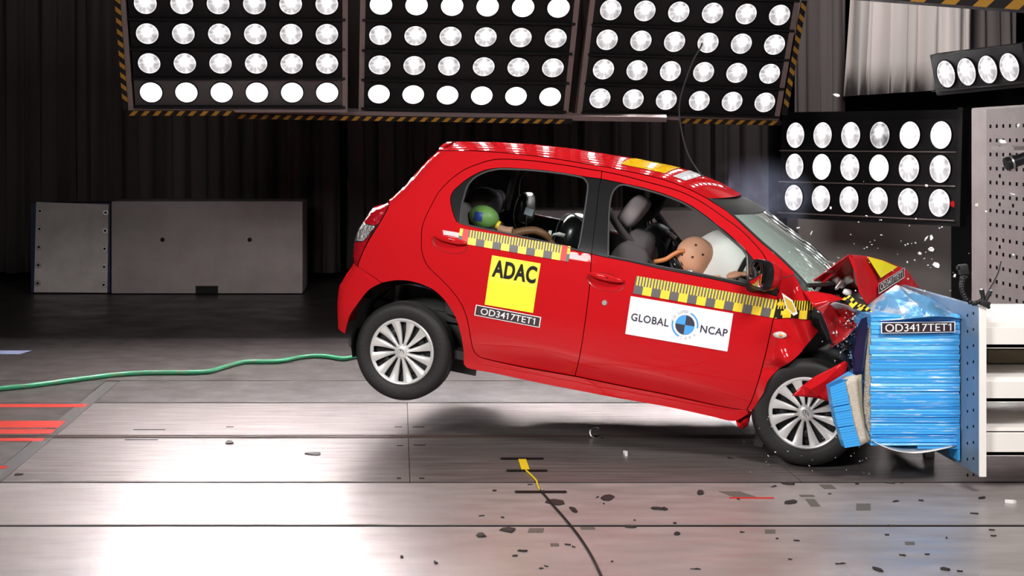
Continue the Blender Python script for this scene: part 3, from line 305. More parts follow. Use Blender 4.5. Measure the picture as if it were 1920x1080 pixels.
# ------------------------------------------------------------------ lamp walls
def lens_mat(name, full=0.0, hot=LAMP_HOT):
    m = bpy.data.materials.new(name); m.use_nodes = True; nt = m.node_tree; nt.nodes.clear(); N = nt.nodes.new; Lk = nt.links.new
    def math_(op, a, b=None):
        n = N('ShaderNodeMath'); n.operation = op
        for i, q in enumerate((a, b)):
            if q is None: continue
            if isinstance(q, (int, float)): n.inputs[i].default_value = q
            else: Lk(q, n.inputs[i])
        return n.outputs[0]
    def mrange(v, a, b_, c, d):
        n = N('ShaderNodeMapRange'); n.interpolation_type = 'SMOOTHSTEP'; Lk(v, n.inputs[0])
        for i, q in zip((1, 2, 3, 4), (a, b_, c, d)): n.inputs[i].default_value = q
        return n.outputs[0]
    tc = N('ShaderNodeTexCoord'); sp = N('ShaderNodeSeparateXYZ'); Lk(tc.outputs['Object'], sp.inputs[0])
    x, z = sp.outputs[0], sp.outputs[2]
    ax = math_('ABSOLUTE', x)
    zu = math_('SUBTRACT', z, .022)
    r_ = math_('SQRT', math_('ADD', math_('MULTIPLY', x, x), math_('MULTIPLY', zu, zu)))
    core = mrange(r_, .012, .030, 1, 0)
    glow = mrange(r_, .020, .062, 1, 0)
    wedge = mrange(math_('SUBTRACT', ax, math_('MULTIPLY', math_('ABSOLUTE', zu), .22)), .0, .035, 1, 0)
    at = math_('ARCTAN2', x, zu)
    cmb = N('ShaderNodeCombineXYZ'); Lk(math_('MULTIPLY', at, 2.0), cmb.inputs[0]); Lk(math_('MULTIPLY', r_, 9), cmb.inputs[1])
    oi = N('ShaderNodeObjectInfo'); Lk(oi.outputs['Random'], cmb.inputs[2])
    nz = N('ShaderNodeTexNoise'); nz.inputs['Scale'].default_value = 1.0; nz.inputs['Detail'].default_value = 3; Lk(cmb.outputs[0], nz.inputs[0])
    streak = mrange(nz.outputs[0], .34, .66, .42, .88)
    base = math_('ADD', math_('ADD', streak, math_('MULTIPLY', glow, .9)), math_('MULTIPLY', wedge, .25))
    rr = math_('SQRT', math_('ADD', math_('MULTIPLY', x, x), math_('MULTIPLY', z, z)))
    rim = mrange(rr, .080, .088, 0, .35)
    base = math_('ADD', base, rim)
    base = math_('ADD', base, full)
    st = math_('ADD', base, math_('MULTIPLY', core, hot))
    e = N('ShaderNodeEmission'); e.inputs[0].default_value = (1, .955, .965, 1); Lk(st, e.inputs[1])
    out = N('ShaderNodeOutputMaterial'); Lk(e.outputs[0], out.inputs[0])
    return m
M['lens'] = lens_mat('lit_lamp_lens'); M['lens_full'] = lens_mat('full_bright_lamp_lens', 1.2); M['lens_dim'] = lens_mat('dim_lamp_lens', -.25, 5); M['lens_near'] = lens_mat('bar_lamp_lens', .05, 12); M['lens_side'] = lens_mat('side_lamp_lens', .1, 60)
M['lens_warm'] = lens_mat('warm_lamp_lens', .45, 60)
def lens_mesh(rx, rz):
    b = MB(); prof = [(.0, -.020), (.3, -.019), (.6, -.014), (.85, -.006), (1.0, 0)]
    n = 28; vs = []
    for r_, h in prof:
        for k in range(n):
            a = 2 * math.pi * k / n; vs.append((math.cos(a) * r_ * .094, h, math.sin(a) * r_ * .094))
    b.add(vs, [(i * n + k, i * n + (k + 1) % n, (i + 1) * n + (k + 1) % n, (i + 1) * n + k) for i in range(4) for k in range(n)])
    return b
def hazard(b, p0, p1, w, t, nrm, mats, k0=0, pitch=.10):
    """striped flat bar from p0 to p1; mats = (black index, amber index)"""
    p0, p1 = Vector(p0), Vector(p1); d = (p1 - p0); L_ = d.length; d.normalize(); nrm = Vector(nrm).normalized(); s = d.cross(nrm).normalized()
    b.cm = mats[0]
    mid = (p0 + p1) / 2
    Mx = Matrix((d, s, nrm)).transposed()
    b.box(mid, (L_, w, t), Mx)
    b.cm = mats[1]; n = int(L_ / pitch)
    for i in range(n):
        a = i * pitch + .01; sk = min(w * .9, pitch * .6)
        q = [p0 + d * a + s * (w / 2), p0 + d * (a + pitch * .45) + s * (w / 2), p0 + d * (a + pitch * .45 + sk) - s * (w / 2), p0 + d * (a + sk) - s * (w / 2)]
        if a + pitch * .45 + sk > L_: continue
        vs = [v + nrm * (t / 2 + .0015) for v in q]
        b.add(vs, [(0, 1, 2, 3)])
def lamp_bank(loc, rot, rows, cols, px, pz, label, rx=.094, rz=.094, extra=0, lens=lambda i, j: 'lens', margins=(.2, .2, .2, .2), lit_rows=(), hz=(), bars=True, rowh=None, fmat='frame'):
    root = empty('lamp_bank', loc, rot, label, 'lamp bank')
    hw = px * (cols - 1) / 2; hh = pz * (rows - 1) / 2
    L_, R_, B_, T_ = margins
    top = hh + extra * pz + T_
    b = MB(); rh = rowh or pz * .94
    for i in range(-extra, rows):
        b.cm = 1 if i in lit_rows else 0
        b.box((0, .06, hh - i * pz), (2 * hw + 2 * rx + .10, .10, rh), bev=.006)
        b.cm = 0
        b.cm = 2 if fmat == 'bank' else 0
        b.box((0, .0, hh - i * pz - pz / 2), (2 * hw + 2 * rx + .12, .05, .012))
    b.cm = 0
    b.box((0, .13, (top - hh - B_) / 2 + 0), (2 * hw + L_ + R_ - .02, .03, top + hh + B_ - .02))
    b.build('housing', [M['bank'], M['bank_lit'], M['frame']], root)
    if bars:
        b = MB(); t = .045
        zc = (top - hh - B_) / 2; zl = top + hh + B_
        b.box((-hw - L_ + t / 2, .05, zc), (t, .10, zl)); b.box((hw + R_ - t / 2, .05, zc), (t, .10, zl)); b.box(((R_ - L_) / 2, .05, -hh - B_ + t / 2), (2 * hw + L_ + R_ - 2 * t, .10, t))
        b.build('frame', M[fmat], root, angle=None)
    proto = {}
    for i in range(-extra, rows):
        for j in range(cols):
            key = lens(i, j)
            x, z = -hw + px * j, hh - i * pz
            if key not in proto:
                c = MB(); c.lathe([(.094, .010), (.094, -.004), (.099, -.006), (.102, .0), (.102, .012)], 28)
                lo = c.build('lamp', M['bank'], root)
                le = lens_mesh(rx, rz).build('lens', M[key], lo, angle=60)
                proto[key] = lo
            else:
                lo = copy_tree(proto[key], root)
            lo.location = (x, 0, z); lo.scale = (rx / .094, 1, rz / .094)
    if hz:
        b = MB()
        for p0, p1, w, nrm in hz: hazard(b, p0, p1, w, .012, nrm, (0, 1))
        b.build('hazard_strip', [M['haz_black'], M['haz_amber']], root, angle=None)
    return root
D = math.degrees
lamp_bank((-1.352, 12.574, 2.562), (R(27.7), R(0), R(2.3)), 4, 6, .30, .272, 'overhead lamp wall at the left with a bottom row coloured grey as lit', extra=3,
          lens=lambda i, j: 'lens_full' if i == 3 else 'lens', margins=(.205, .175, .19, .2), lit_rows=(3,),
          hz=[((-.975, -.01, 1.1), (-.975, -.01, -.56), .045, (0, -1, 0)), ((-.96, -.01, -.60), (-.05, -.01, -.60), .045, (0, -1, 0))])
r2 = lamp_bank((.591, 12.827, 2.554), (R(32.4), R(.87), R(1.5)), 4, 6, .30, .291, 'middle overhead lamp wall above the car roof', extra=3,
          lens=lambda i, j: 'lens_full' if i in (0, 3) else 'lens', margins=(.175, .175, .24, .2),
          )
r3 = empty('hazard_rail', r2.location, r2.rotation_euler, 'long grey rail with amber and black stripes under the middle lamp wall', 'rail')
b = MB(); hazard(b, (-2.0, -.03, -.668), (.96, -.03, -.668), .045, .012, (0, -1, 0), (0, 1)); b.build('hazard_strip', [M['haz_black'], M['haz_amber']], r3, angle=None)
r2 = r3
b = MB(); b.box((-.52, .01, -.63), (2.96, .06, .035)); b.box((1.35, .01, -.645), (.9, .05, .05)); b.build('lower_rail', M['frame'], r2, angle=None)
lamp_bank((2.547, 13.084, 2.523), (R(23.4), R(1.2), R(6)), 4, 6, .30, .273, 'right overhead lamp wall with a striped slanting side', extra=3,
          margins=(.19, .16, .19, .2), hz=[((.945, -.01, .55), (.945, -.01, -.52), .05, (0, -1, 0)), ((.0, -.01, -.60), (.93, -.01, -.60), .045, (0, -1, 0))])
lamp_bank((4.299, 13.78, 1.542), (R(-2.3), R(0.2), R(-50)), 3, 6, .304, .30, 'lower lamp wall of three rows behind the crash barrier', rx=.101, rz=.122,
          lens=lambda i, j: 'lens_dim' if (i, j) == (0, 3) else ('lens_warm' if (i == 0 and j > 3) or (i, j) in ((1, 1), (1, 3)) else 'lens_side'), margins=(.16, .20, .20, .24), rowh=.285, fmat='bank')
lamp_bank((4.464, 11.52, 2.326), (R(11), R(-2.8), R(-60)), 1, 4, .195, .25, 'short tilted bar of four lamps above the perforated wall', rx=.085, rz=.107, margins=(.12, .3, .16, .16), bars=False, rowh=.33, lens=lambda i, j: 'lens_near')
# ------------------------------------------------------------------ background blocks
def w_at(u, v, y): return Vector(((u - 747) / 2800 * y, y, 1.76 - (v - 270) / 2800 * y))
root = empty('concrete_block', (-2.24, 17.47, 0), (0, 0, 0), 'large blank grey block with two bolt holes at the left', 'block')
b = MB(); b.box((0, .45, .55), (2.24, .9, 1.08), bev=.015); b.build('body', M['box'], root)
b = MB(); b.box((.0, -.002, .055), (.26, .02, .09)); b.build('fork_slot', M['ink'], root)
for x in (-.52, .50):
    b = MB(); b.lathe([(0, -.004), (.022, -.004), (.026, .0)], 16, Matrix.Translation((x, -.001, .64))); b.build('bolt_hole', M['ink'], root)
root = empty('steel_panel', (-3.83, 17.52, .02), (0, 0, 0), 'worn steel panel with rows of bolt holes and a blue edge', 'panel')
b = MB(); b.add([(-.445, 0, .0), (.415, 0, -.005), (.43, 0, 1.03), (-.42, 0, 1.06), (-.445, .012, .0), (.415, .012, -.005), (.43, .012, 1.03), (-.42, .012, 1.06)], [(0, 1, 2, 3), (7, 6, 5, 4), (0, 4, 5, 1), (1, 5, 6, 2), (2, 6, 7, 3), (3, 7, 4, 0)])
b.build('sheet', mat('worn_aluminium_sheet', (.58, .52, .50), .5, .0, var=(3, (.45, .40, .39), .4, .65)), root, angle=None)
b = MB(); b.box((-.02, .28, .52), (.93, .53, 1.05)); b.build('blue_core', M['blue_dark'], root, angle=None)
for s in (-1, 1):
    for k in range(5):
        b = MB(); c = (-.395 + .005 * k if s < 0 else .375 + .006 * k, -.002, .95 - .2155 * k - (.03 if s > 0 else 0) if k < 9 else 0)
        c = ((-.375 - .007 * k) if s < 0 else (.395 - .006 * k), -.003, .955 - .212 * k - (.02 if s > 0 else 0))
        b.cm = 0; b.lathe([(.0, .0), (.034, .0), (.038, .003)], 14, Matrix.Translation(c)); b.cm = 1; b.lathe([(.0, -.002), (.014, -.002), (.015, .0)], 12, Matrix.Translation(c))
        b.build('bolt_hole', [M['alu'], M['ink']], root, angle=None)
root = empty('grey_block', (5.05, 16.0, 0), (0, 0, R(-6)), 'grey block standing behind the crumpled bonnet', 'block')
b = MB(); b.box((.05, .4, .50), (1.6, .8, .99), bev=.02); b.build('body', mat('pale_grey_block_paint', (.46, .41, .39), .6, var=(2, (.40, .355, .34), .4, .7)), root)
root = empty('low_block', (2.45, 17.6, 0), (0, 0, 0), 'dark grey block seen through the windows behind the car', 'block')
b = MB(); b.box((0, .4, .49), (2.9, .8, .98), bev=.02); b.build('body', M['box'], root)
# ------------------------------------------------------------------ hazard beam, wall block
root = empty('striped_beam', (4.25, 10.0, 2.712), (0, R(5.9), R(-14)), 'black beam with broad amber stripes at the top right', 'beam')
b = MB(); hazard(b, (-2.2, 0, -.0), (1.4, 0, -.0), .14, .2, (0, -1, 0), (0, 1), pitch=.20); b.build('beam_bar', [M['haz_black'], M['haz_amber']], root, angle=None)
root = empty('wall_block', (4.05, 10.26, 0), (0, 0, 0), 'tall grey perforated impact wall at the right edge', 'impact wall')
b = MB(); b.box((.80, -1.25, 1.005), (1.6, 3.1, 2.02), bev=.012); b.build('body', M['steel_grey'], root)
b = MB(); b.box((-.004, -1.4, 1.00), (.012, 2.8, 2.0)); b.cm = 1
for i in range(22):
    z = 1.88 - .0955 * i
    for k in range(10):
        y = -.07 - .1085 * k
        b.box((-.0102, y, z), (.002, .030, .024))
for (k, i) in ((1, 1.5), (3, 1.5), (1, 3.5), (1, 5.5), (3, 5.5), (1, 8.5), (1, 13.5)):
    b.box((-.0102, -.12 - .1085 * k, 1.88 - .0955 * i), (.002, .030, .024))
b.build('perforated_plate', [mat('grey_perforated_plate', (.135, .119, .116), .85, spec=.1, var=(3, (.113, .10, .098), .4, .7)), M['hole']], root, angle=None)
# ------------------------------------------------------------------ white steel frame behind the barrier
root = empty('barrier_frame', (2.955, 7.55, 0), (0, 0, 0), 'white steel frame of stacked beams right of the barrier plate', 'steel frame')
def beam(z1, z0, zt, d=.5, slots=0):
    b = MB(); L_ = 1.085; x = L_ / 2
    b.box((x, .012, (z0 + z1) / 2), (L_, .024, z1 - z0), bev=.003)
    if slots:
        w = d / slots
        for k in range(slots): b.box((x, .03 + w * (k + .5), zt - .012), (L_, w - .012, .024))
        b.box((x, .03 + d / 2, zt - .04), (L_, d, .01))
    else:
        b.box((x, d / 2 + .02, zt - .01), (L_, d, .02)); 
    b.box((x, d / 2, z0 + .01), (L_, d, .02)); b.box((x, d, (z0 + zt) / 2), (L_, .02, zt - z0))
    return b
beam(.833, .727, .851, .92, 4).build('top_beam', M['steel_white'], root, angle=None)
beam(.56, .455, .58, .8).build('middle_beam', M['steel_white'], root, angle=None)
beam(.299, .183, .325, .8).build('bottom_beam', M['steel_white'], root, angle=None)
for x in (.03, .9):
    b = MB(); b.box((x, .86, .36), (.05, .05, .72)); b.build('post', M['steel_white'], root, angle=None)
root = empty('tan_case', (3.36, 8.1, .582), (0, 0, 0), 'dull tan case lying on the middle white beam', 'case')
b = MB(); b.box((0, 0, .04), (.42, .22, .08), bev=.02); b.build('body', mat('tan_case_plastic', (.33, .28, .19), .6), root)
b = MB(); b.box((0, 0, .085), (.4, .2, .01), bev=.004); b.build('lid', mat('olive_case_lid', (.2, .19, .12), .6), root)
# ================================================================== the crashed car
car = empty('hatchback_car', D_['O'], (0, R(8.35), R(-17.5)), 'red five door hatchback with tail lifted and nose crushed into the blue barrier', 'car')
_z = [a for a, b_ in D_['WZ']]; _w = [b_ for a, b_ in D_['WZ']]
_g = [(_w[min(i + 1, len(_w) - 1)] - _w[max(i - 1, 0)]) / (_z[min(i + 1, len(_w) - 1)] - _z[max(i - 1, 0)]) for i in range(len(_w))]
def half_width(z):
    i = 0
    while i < len(_z) - 2 and z > _z[i + 1]: i += 1
    h = _z[i + 1] - _z[i]; t = min(max((z - _z[i]) / h, 0), 1)
    return (2*t**3-3*t*t+1)*_w[i] + (t**3-2*t*t+t)*h*_g[i] + (-2*t**3+3*t*t)*_w[i+1] + (t**3-t*t)*h*_g[i+1]
def lerp_list(z, pts):   # pts of (value, key), rising key
    if z <= pts[0][1]: return pts[0][0]
    for (a, k0), (b_, k1) in zip(pts, pts[1:]):
        if z <= k1: return a + (b_ - a) * (z - k0) / max(k1 - k0, 1e-9)
    return pts[-1][0]
def y_side(x, z, roll=True):
    w = half_width(z)
    if x < .25: w -= .10 * ((.25 - x) / .75) ** 2
    if x > 1.7: w -= .02 * ((x - 1.7) / .6) ** 2
    if roll:
        s = max(x - lerp_list(z, D_['SIL']), 0)
        if s < .085: w -= .085 - math.sqrt(max(.085 ** 2 - (.085 - s) ** 2, 0))
    return -w
def crease(x, z):
    """soft feature lines pressed into the side: under the belt and along the door bottoms"""
    d = 0.0
    zl = .50 - .055 * (x - .45)             # lower crease rises to the rear
    if .36 < x < 2.05:
        k = min(1, (x - .36) / .45) * min(1, max(0, (2.05 - x) / .35))
        t = zl - z
        if t > -.02: d += k * .15 * (max(0, t) if t > .02 else (t + .02) ** 2 / .08)
    zu = .955 - .03 * (x - 1)
    t = (z - zu) / .05
    d += .0015 * math.exp(-t * t) * (1 if x > -.2 else 0)
    return d
def outline(key, step=.02):
    out = []
    for seg in D_['L'][key]:
        s = catmull([(p[0], p[1], 0) for p in seg], step)
        for p in s:
            if not out or (p - out[-1]).length > .002: out.append(p)
    while (out[0] - out[-1]).length < .003: out.pop()
    return [Vector((p.x, p.y)) for p in out]
def area2(P): return sum(P[i].x * P[(i + 1) % len(P)].y - P[(i + 1) % len(P)].x * P[i].y for i in range(len(P))) / 2
def inset(P, d):
    n = len(P); s = 1 if area2(P) > 0 else -1; out = []
    for i in range(n):
        a, b_, c = P[i - 1], P[i], P[(i + 1) % n]
        e1 = (b_ - a).normalized(); e2 = (c - b_).normalized()
        n1 = Vector((-e1.y, e1.x)) * s; n2 = Vector((-e2.y, e2.x)) * s
        m = n1 + n2
        m = m / max(m.length_squared, .5) * 2 * .5 * 2 if m.length > .3 else n1
        m = (n1 + n2); m = m.normalized() / max(.6, m.normalized().dot(n1)) if m.length > .3 else n1
        out.append(b_ + m * d)
    return out
def inside(P, x, y):
    c = False; n = len(P); j = n - 1
    for i in range(n):
        if (P[i].y > y) != (P[j].y > y) and x < (P[j].x - P[i].x) * (y - P[i].y) / (P[j].y - P[i].y) + P[i].x: c = not c
        j = i
    return c
def sheet2d(loops, holes, grid):
    """triangulated fill of loops minus holes with a regular inner grid; returns verts, tris, border loops"""
    pts = []; edges = []; bl = []
    for lp in loops + holes:
        n0 = len(pts); pts += lp; bl.append(range(n0, n0 + len(lp))); edges += [(n0 + i, n0 + (i + 1) % len(lp)) for i in range(len(lp))]
    x0 = min(p.x for p in pts); x1 = max(p.x for p in pts); y0 = min(p.y for p in pts); y1 = max(p.y for p in pts)
    allp = list(pts)
    bs = {}
    for p in allp: bs.setdefault((int(p.x // grid), int(p.y // grid)), []).append(p)
    i = 0; y = y0 + grid * .5
    while y < y1:
        x = x0 + grid * (.25 if i % 2 else .75)
        while x < x1:
            if any(inside(l, x, y) for l in loops) and not any(inside(h, x, y) for h in holes):
                c = (int(x // grid), int(y // grid)); q = Vector((x, y))
                if all((q - p).length > grid * .45 for dx in (-1, 0, 1) for dy in (-1, 0, 1) for p in bs.get((c[0] + dx, c[1] + dy), [])): pts.append(q)
            x += grid
        y += grid * .87; i += 1
    vv, ee, ff, ov, oe, of = geometry.delaunay_2d_cdt(pts, edges, [], 0, 1e-6)
    tris = []
    for f in ff:
        c = (vv[f[0]] + vv[f[1]] + vv[f[2]]) / 3
        if any(inside(l, c.x, c.y) for l in loops) and not any(inside(h, c.x, c.y) for h in holes): tris.append(f)
    return vv, tris
def panel(name, loop, holes=(), m='red', parent=car, off=0.0, grid=.03, gap=.0025, rim=.014, edge=.006, ydent=None, side=-1, creased=True, yfun=None):
    """body panel on the car's side: 2D outline (x, z) laid on the curved side surface, with rolled edges"""
    P = inset(loop, gap) if gap else loop
    H = [inset(h, -gap) if gap else h for h in holes]
    def Y(x, z):
        y = (yfun or y_side)(x, z) + off
        if creased: y += crease(x, z)
        if ydent: y += ydent(x, z)
        return y
    loops2 = [P]; extra = []
    vv, tris = sheet2d([P], H, grid)
    # edge roll: lift border vertices inward a little
    verts = [Vector((v.x, Y(v.x, v.y), v.y)) for v in vv]
    from collections import Counter
    ec = Counter()
    for f in tris:
        for a, b_ in ((f[0], f[1]), (f[1], f[2]), (f[2], f[0])): ec[(min(a, b_), max(a, b_))] += 1
    faces = [tuple(f) for f in tris]
    if rim:
        nb = {}
        for f in tris:
            for a, b_ in ((f[0], f[1]), (f[1], f[2]), (f[2], f[0])):
                if ec[(min(a, b_), max(a, b_))] == 1:
                    for q in (a, b_):
                        if q not in nb:
                            nb[q] = (len(verts), len(verts) + 1); verts.append(verts[q] + Vector((0, .0015, 0))); verts.append(verts[q] + Vector((0, rim, 0)))
                    faces.append((b_, a, nb[a][0], nb[b_][0])); faces.append((nb[b_][0], nb[a][0], nb[a][1], nb[b_][1]))
    if side > 0: verts = [Vector((v.x, -v.y, v.z)) for v in verts]
    o = mesh_obj(name, verts, faces, M[m] if isinstance(m, str) else m, parent, angle=50)
    bm = bmesh.new(); bm.from_mesh(o.data); bmesh.ops.recalc_face_normals(bm, faces=bm.faces)
    # outward = away from the car's middle
    s = sum(f.normal.y * f.calc_area() for f in bm.faces)
    if (s > 0) != (side > 0): bmesh.ops.reverse_faces(bm, faces=bm.faces)
    bm.to_mesh(o.data); bm.free()
    return o
OUT = {k: outline(k) for k in D_['L']}
quad2 = lambda k: [Vector(p) for p in D_['Q'][k]]
def band_ring(name, loop, w, parent, m, off, r=.004):
    """raised rubber lip following a loop"""
    b = MB(); P = [Vector((p.x, y_side(p.x, p.y) + off, p.y)) for p in loop]; P.append(P[0]); P.append(P[1])
    b.tube(P, r, 6, cap=False); return b.build(name, M[m], parent)
# dents of the crushed wing
def fender_dent(x, z):
    d = 0.0
    d += .05 * max(0, x - 2.08) / .35
    u = (x - 2.20) * .8 + (z - .80) * .6
    d += .022 * math.exp(-(u / .045) ** 2) - .045 * math.exp(-((x - 2.20) ** 2 / .006 + (z - .66) ** 2 / .003))
    d += .018 * math.sin(x * 38 + z * 16) * min(1, max(0, (x - 2.02) / .15))
    d += .02 * math.exp(-((z - .60 - .3 * (x - 2.1)) / .03) ** 2) * min(1, max(0, (x - 1.98) / .1))
    if z > .99: d += .10 * (z - .99) / .1 * max(0, x - 2.1)
    return d
door_r = OUT['rear_door']; door_f = OUT['front_door']
body = panel('body_side', OUT['body_side'], m='red', creased=False)
rd = panel('rear_door', door_r, grid=.022); fd = panel('front_door', door_f, grid=.022)
panel('rear_bumper', OUT['bumper'], m='red', creased=False)
fender = panel('front_wing', OUT['fender'], m='red', ydent=fender_dent, grid=.02, creased=False)
panel('window_frame', OUT['rear_frame'], [OUT['rear_hole']], 'black_gloss', rd, off=.004, gap=.0015, creased=False)
panel('window_frame', OUT['front_frame'], [OUT['front_hole']], 'black_gloss', fd, off=.004, gap=.0015, creased=False)
band_ring('window_seal', inset(OUT['rear_hole'], -.004), .01, rd, 'seal', .001, .0055)
band_ring('window_seal', inset(OUT['front_hole'], -.004), .01, fd, 'seal', .001, .0055)
glass_r = panel('window_pane', inset(OUT['rear_hole'], -.004), [], M['glass'], rd, off=.018, gap=0, rim=0, creased=False, grid=.08)
# tail lamp
lampmat_red = mat('red_tail_lens', (.30, .004, .010), .12, 0, 1.0, bump=(40, .4, .02)); lampmat_clear = mat('clear_tail_lens', (.35, .35, .35), .10, .6, 1.0, bump=(45, .8, .03))
tl = panel('tail_lamp', OUT['lamp'], m='black_gloss', off=.006, creased=False, grid=.02)
panel('upper_lens', OUT['lamp_top'], m=lampmat_red, parent=tl, off=-.004, creased=False, grid=.015, gap=.004)
panel('clear_lens', OUT['lamp_mid'], m=lampmat_clear, parent=tl, off=-.004, creased=False, grid=.015, gap=.002)
panel('lower_lens', OUT['lamp_low'], m=lampmat_red, parent=tl, off=-.004, creased=False, grid=.015, gap=.004)
# far side: the same panels mirrored across the car
def mirror(o, parent, name=None):
    me = o.data.copy(); me.transform(Matrix.Scale(-1, 4, (0, 1, 0))); me.flip_normals()
    c = bpy.data.objects.new(name or o.name.split('.')[0], me); c.parent = parent; return link(c)
mirror(body, car); frd = mirror(rd, car); ffd = mirror(fd, car)
for o, p in [(c, frd) for c in rd.children if 'pane' not in c.name] + [(c, ffd) for c in fd.children]: mirror(o, p)
for c in list(car.children):
    if c.name.startswith('rear_bumper'): mirror(c, car)
mtl = mirror(tl, car)
for c in tl.children: mirror(c, mtl)
far_wing = [Vector(p) for p in ((2.0, .35), (1.97, .75), (2.02, 1.0), (2.2, 1.02), (2.75, .93), (2.82, .70), (2.72, .62), (2.62, .66), (2.45, .70), (2.25, .62), (2.12, .45), (2.08, .33))]
panel('front_wing', far_wing, m='red', side=1, creased=False, ydent=lambda x, z: .12 * max(0, x - 2.2))
# dark inner shell behind the skins, both sides, with the window openings left free
shell_loop = inset(OUT['body_side'], .0)
def inner_trim(key_frame, hole, parent, side):
    loop = inset(OUT['front_door'] if key_frame == 'front' else OUT['rear_door'], -.012)
    return None
big = [Vector((p[0], p[1])) for p in D_['L']['body_side'][0][2:]]
def union_loop():
    P = [q for s in ('ROOF',) for q in []]
    roof = [Vector(p) for p in D_['L']['body_side'][1]]; ap = [Vector(p) for p in D_['L']['body_side'][2]]
    sill = [Vector(p) for p in D_['L']['body_side'][9]]; arch = [Vector(p) for p in D_['L']['body_side'][10]]; bg = [Vector(p) for p in D_['L']['body_side'][11]]; lr = [Vector(p) for p in D_['L']['body_side'][12]]; rear = [Vector(p) for p in D_['L']['body_side'][0]]
    ff = [Vector(p) for p in D_['L']['front_door'][2]]
    return rear + roof[1:] + ap[1:] + ff[::-1][1:] + sill[1:] + arch[1:] + bg[1:] + lr[1:-1]
U = inset(union_loop(), .02)
for s in (-1, 1):
    panel('inner_trim', U, [inset(OUT['rear_hole'], -.012), inset(OUT['front_hole'], -.012)], 'black', car, off=.035, gap=0, rim=.0, creased=False, grid=.06, side=s)
# door handles, lock
def handle(parent, cx, cz, side=-1, L_=.15):
    y0 = y_side(cx, cz)
    b = MB(); n = 24
    prof = [(1.0, .0), (.93, .004), (.75, .022), (.0, .026)]; vs = []
    for s_, d in prof:
        for k in range(n):
            a = 2 * math.pi * k / n; x = cx + math.cos(a) * L_ * .72 * s_; z = cz - .018 + math.sin(a) * .05 * s_ - .04 * (x - cx)
            vs.append((x, y_side(x, z) - .0022 + d * .55, z))
    b.add(vs, [(i * n + k, (i + 1) * n + k, (i + 1) * n + (k + 1) % n, i * n + (k + 1) % n) for i in range(3) for k in range(n)])
    o1 = b.build('handle_recess', M['red_dark'], parent)
    b = MB(); pts = []
    for k in range(9):
        t = k / 8; x = cx - L_ * .66 + L_ * 1.32 * t; z = cz + .010 - .05 * (x - cx); pts.append((x, y_side(x, z) - .012 - .020 * math.sin(math.pi * t) ** .5, z))
    nn = 10; vs = []
    for k, p in enumerate(pts):
        h = .019 * (1 - .55 * abs(2 * k / 8 - 1) ** 3)
        for j in range(nn):
            a = 2 * math.pi * j / nn; vs.append((p[0], p[1] + math.sin(a) * .010, p[2] + math.cos(a) * h))
    b.add(vs, [(i * nn + j, i * nn + (j + 1) % nn, (i + 1) * nn + (j + 1) % nn, (i + 1) * nn + j) for i in range(8) for j in range(nn)] + [tuple(range(nn)), tuple(range(8 * nn, 9 * nn))])
    o2 = weld(b.build('door_handle', M['red'], parent, angle=60))
    b = MB(); b.ball((cx + .01, y_side(cx, cz) - .042, cz + .012), .004, 8, 6); b.build('handle_plug', M['ink'], o2)
handle(rd, .205, .985); handle(fd, 1.135, .925)
b = MB(); p = (1.145, y_side(1.145, .792) , .792); b.lathe([(.0, -.006), (.013, -.006), (.017, -.001), (.017, .003)], 18, Matrix.Translation(p)); b.build('door_lock', M['alu'], fd)

# ------------------------------------------------------------------ roof, screens, hatch
RL = catmull([(p[0], 0, p[1]) for p in D_['L']['roofline'][0]], .05)
GE = catmull([(p[0], 0, p[1]) for p in D_['L']['glassedge'][0]], .05)
def edge_y(p): return -y_side(p.x, p.z)
def cross(n): return [-1 + 2 * k / (n - 1) for k in range(n)]
def bowf(s, pw=2.6): return 1 - abs(s) ** pw
NV = 33
vs = []; S = [math.copysign(1 - (1 - abs(s)) ** 1.5, s) for s in cross(NV)]
for i, p in enumerate(RL):
    t = i / (len(RL) - 1); fx = .125 * max(0, (t - .55) / .45) ** 1.6; rx = -.05 * max(0, (.25 - t) / .25) ** 2
    ye = edge_y(p) - .002
    for s in S:
        vs.append((p.x + (fx + rx) * bowf(s), s * ye, p.z + .002 + (.047 + .006 * math.sin(t * 3)) * bowf(s, 2.3) - .05 * max(0, (t - .8) / .2) ** 2 * bowf(s) * .6))
roof = mesh_obj('roof_panel', vs, grid_faces(len(RL), NV), M['red'], car, angle=60)
bm = bmesh.new(); bm.from_mesh(roof.data); bmesh.ops.recalc_face_normals(bm, faces=bm.faces)
if sum(f.normal.z for f in bm.faces) < 0: bmesh.ops.reverse_faces(bm, faces=bm.faces)
bm.to_mesh(roof.data); bm.free()
def on_roof(t, s, h=.002):
    i = min(int(t * (len(RL) - 1)), len(RL) - 2); f = t * (len(RL) - 1) - i
    def at(i, s):
        p = RL[i]; tt = i / (len(RL) - 1); fx = .125 * max(0, (tt - .55) / .45) ** 1.6; rx = -.05 * max(0, (.25 - tt) / .25) ** 2
        return Vector((p.x + (fx + rx) * bowf(s), s * (edge_y(p) - .002), p.z + .002 + (.047 + .006 * math.sin(tt * 3)) * bowf(s, 2.3) - .05 * max(0, (tt - .8) / .2) ** 2 * bowf(s) * .6 + h))
    return at(i, s).lerp(at(i + 1, s), f)
# headliner below the roof
mesh_obj('headliner', [(v[0], v[1] * .95, v[2] - .035) for v in vs], grid_faces(len(RL), NV), M['black_soft'], car, angle=60)
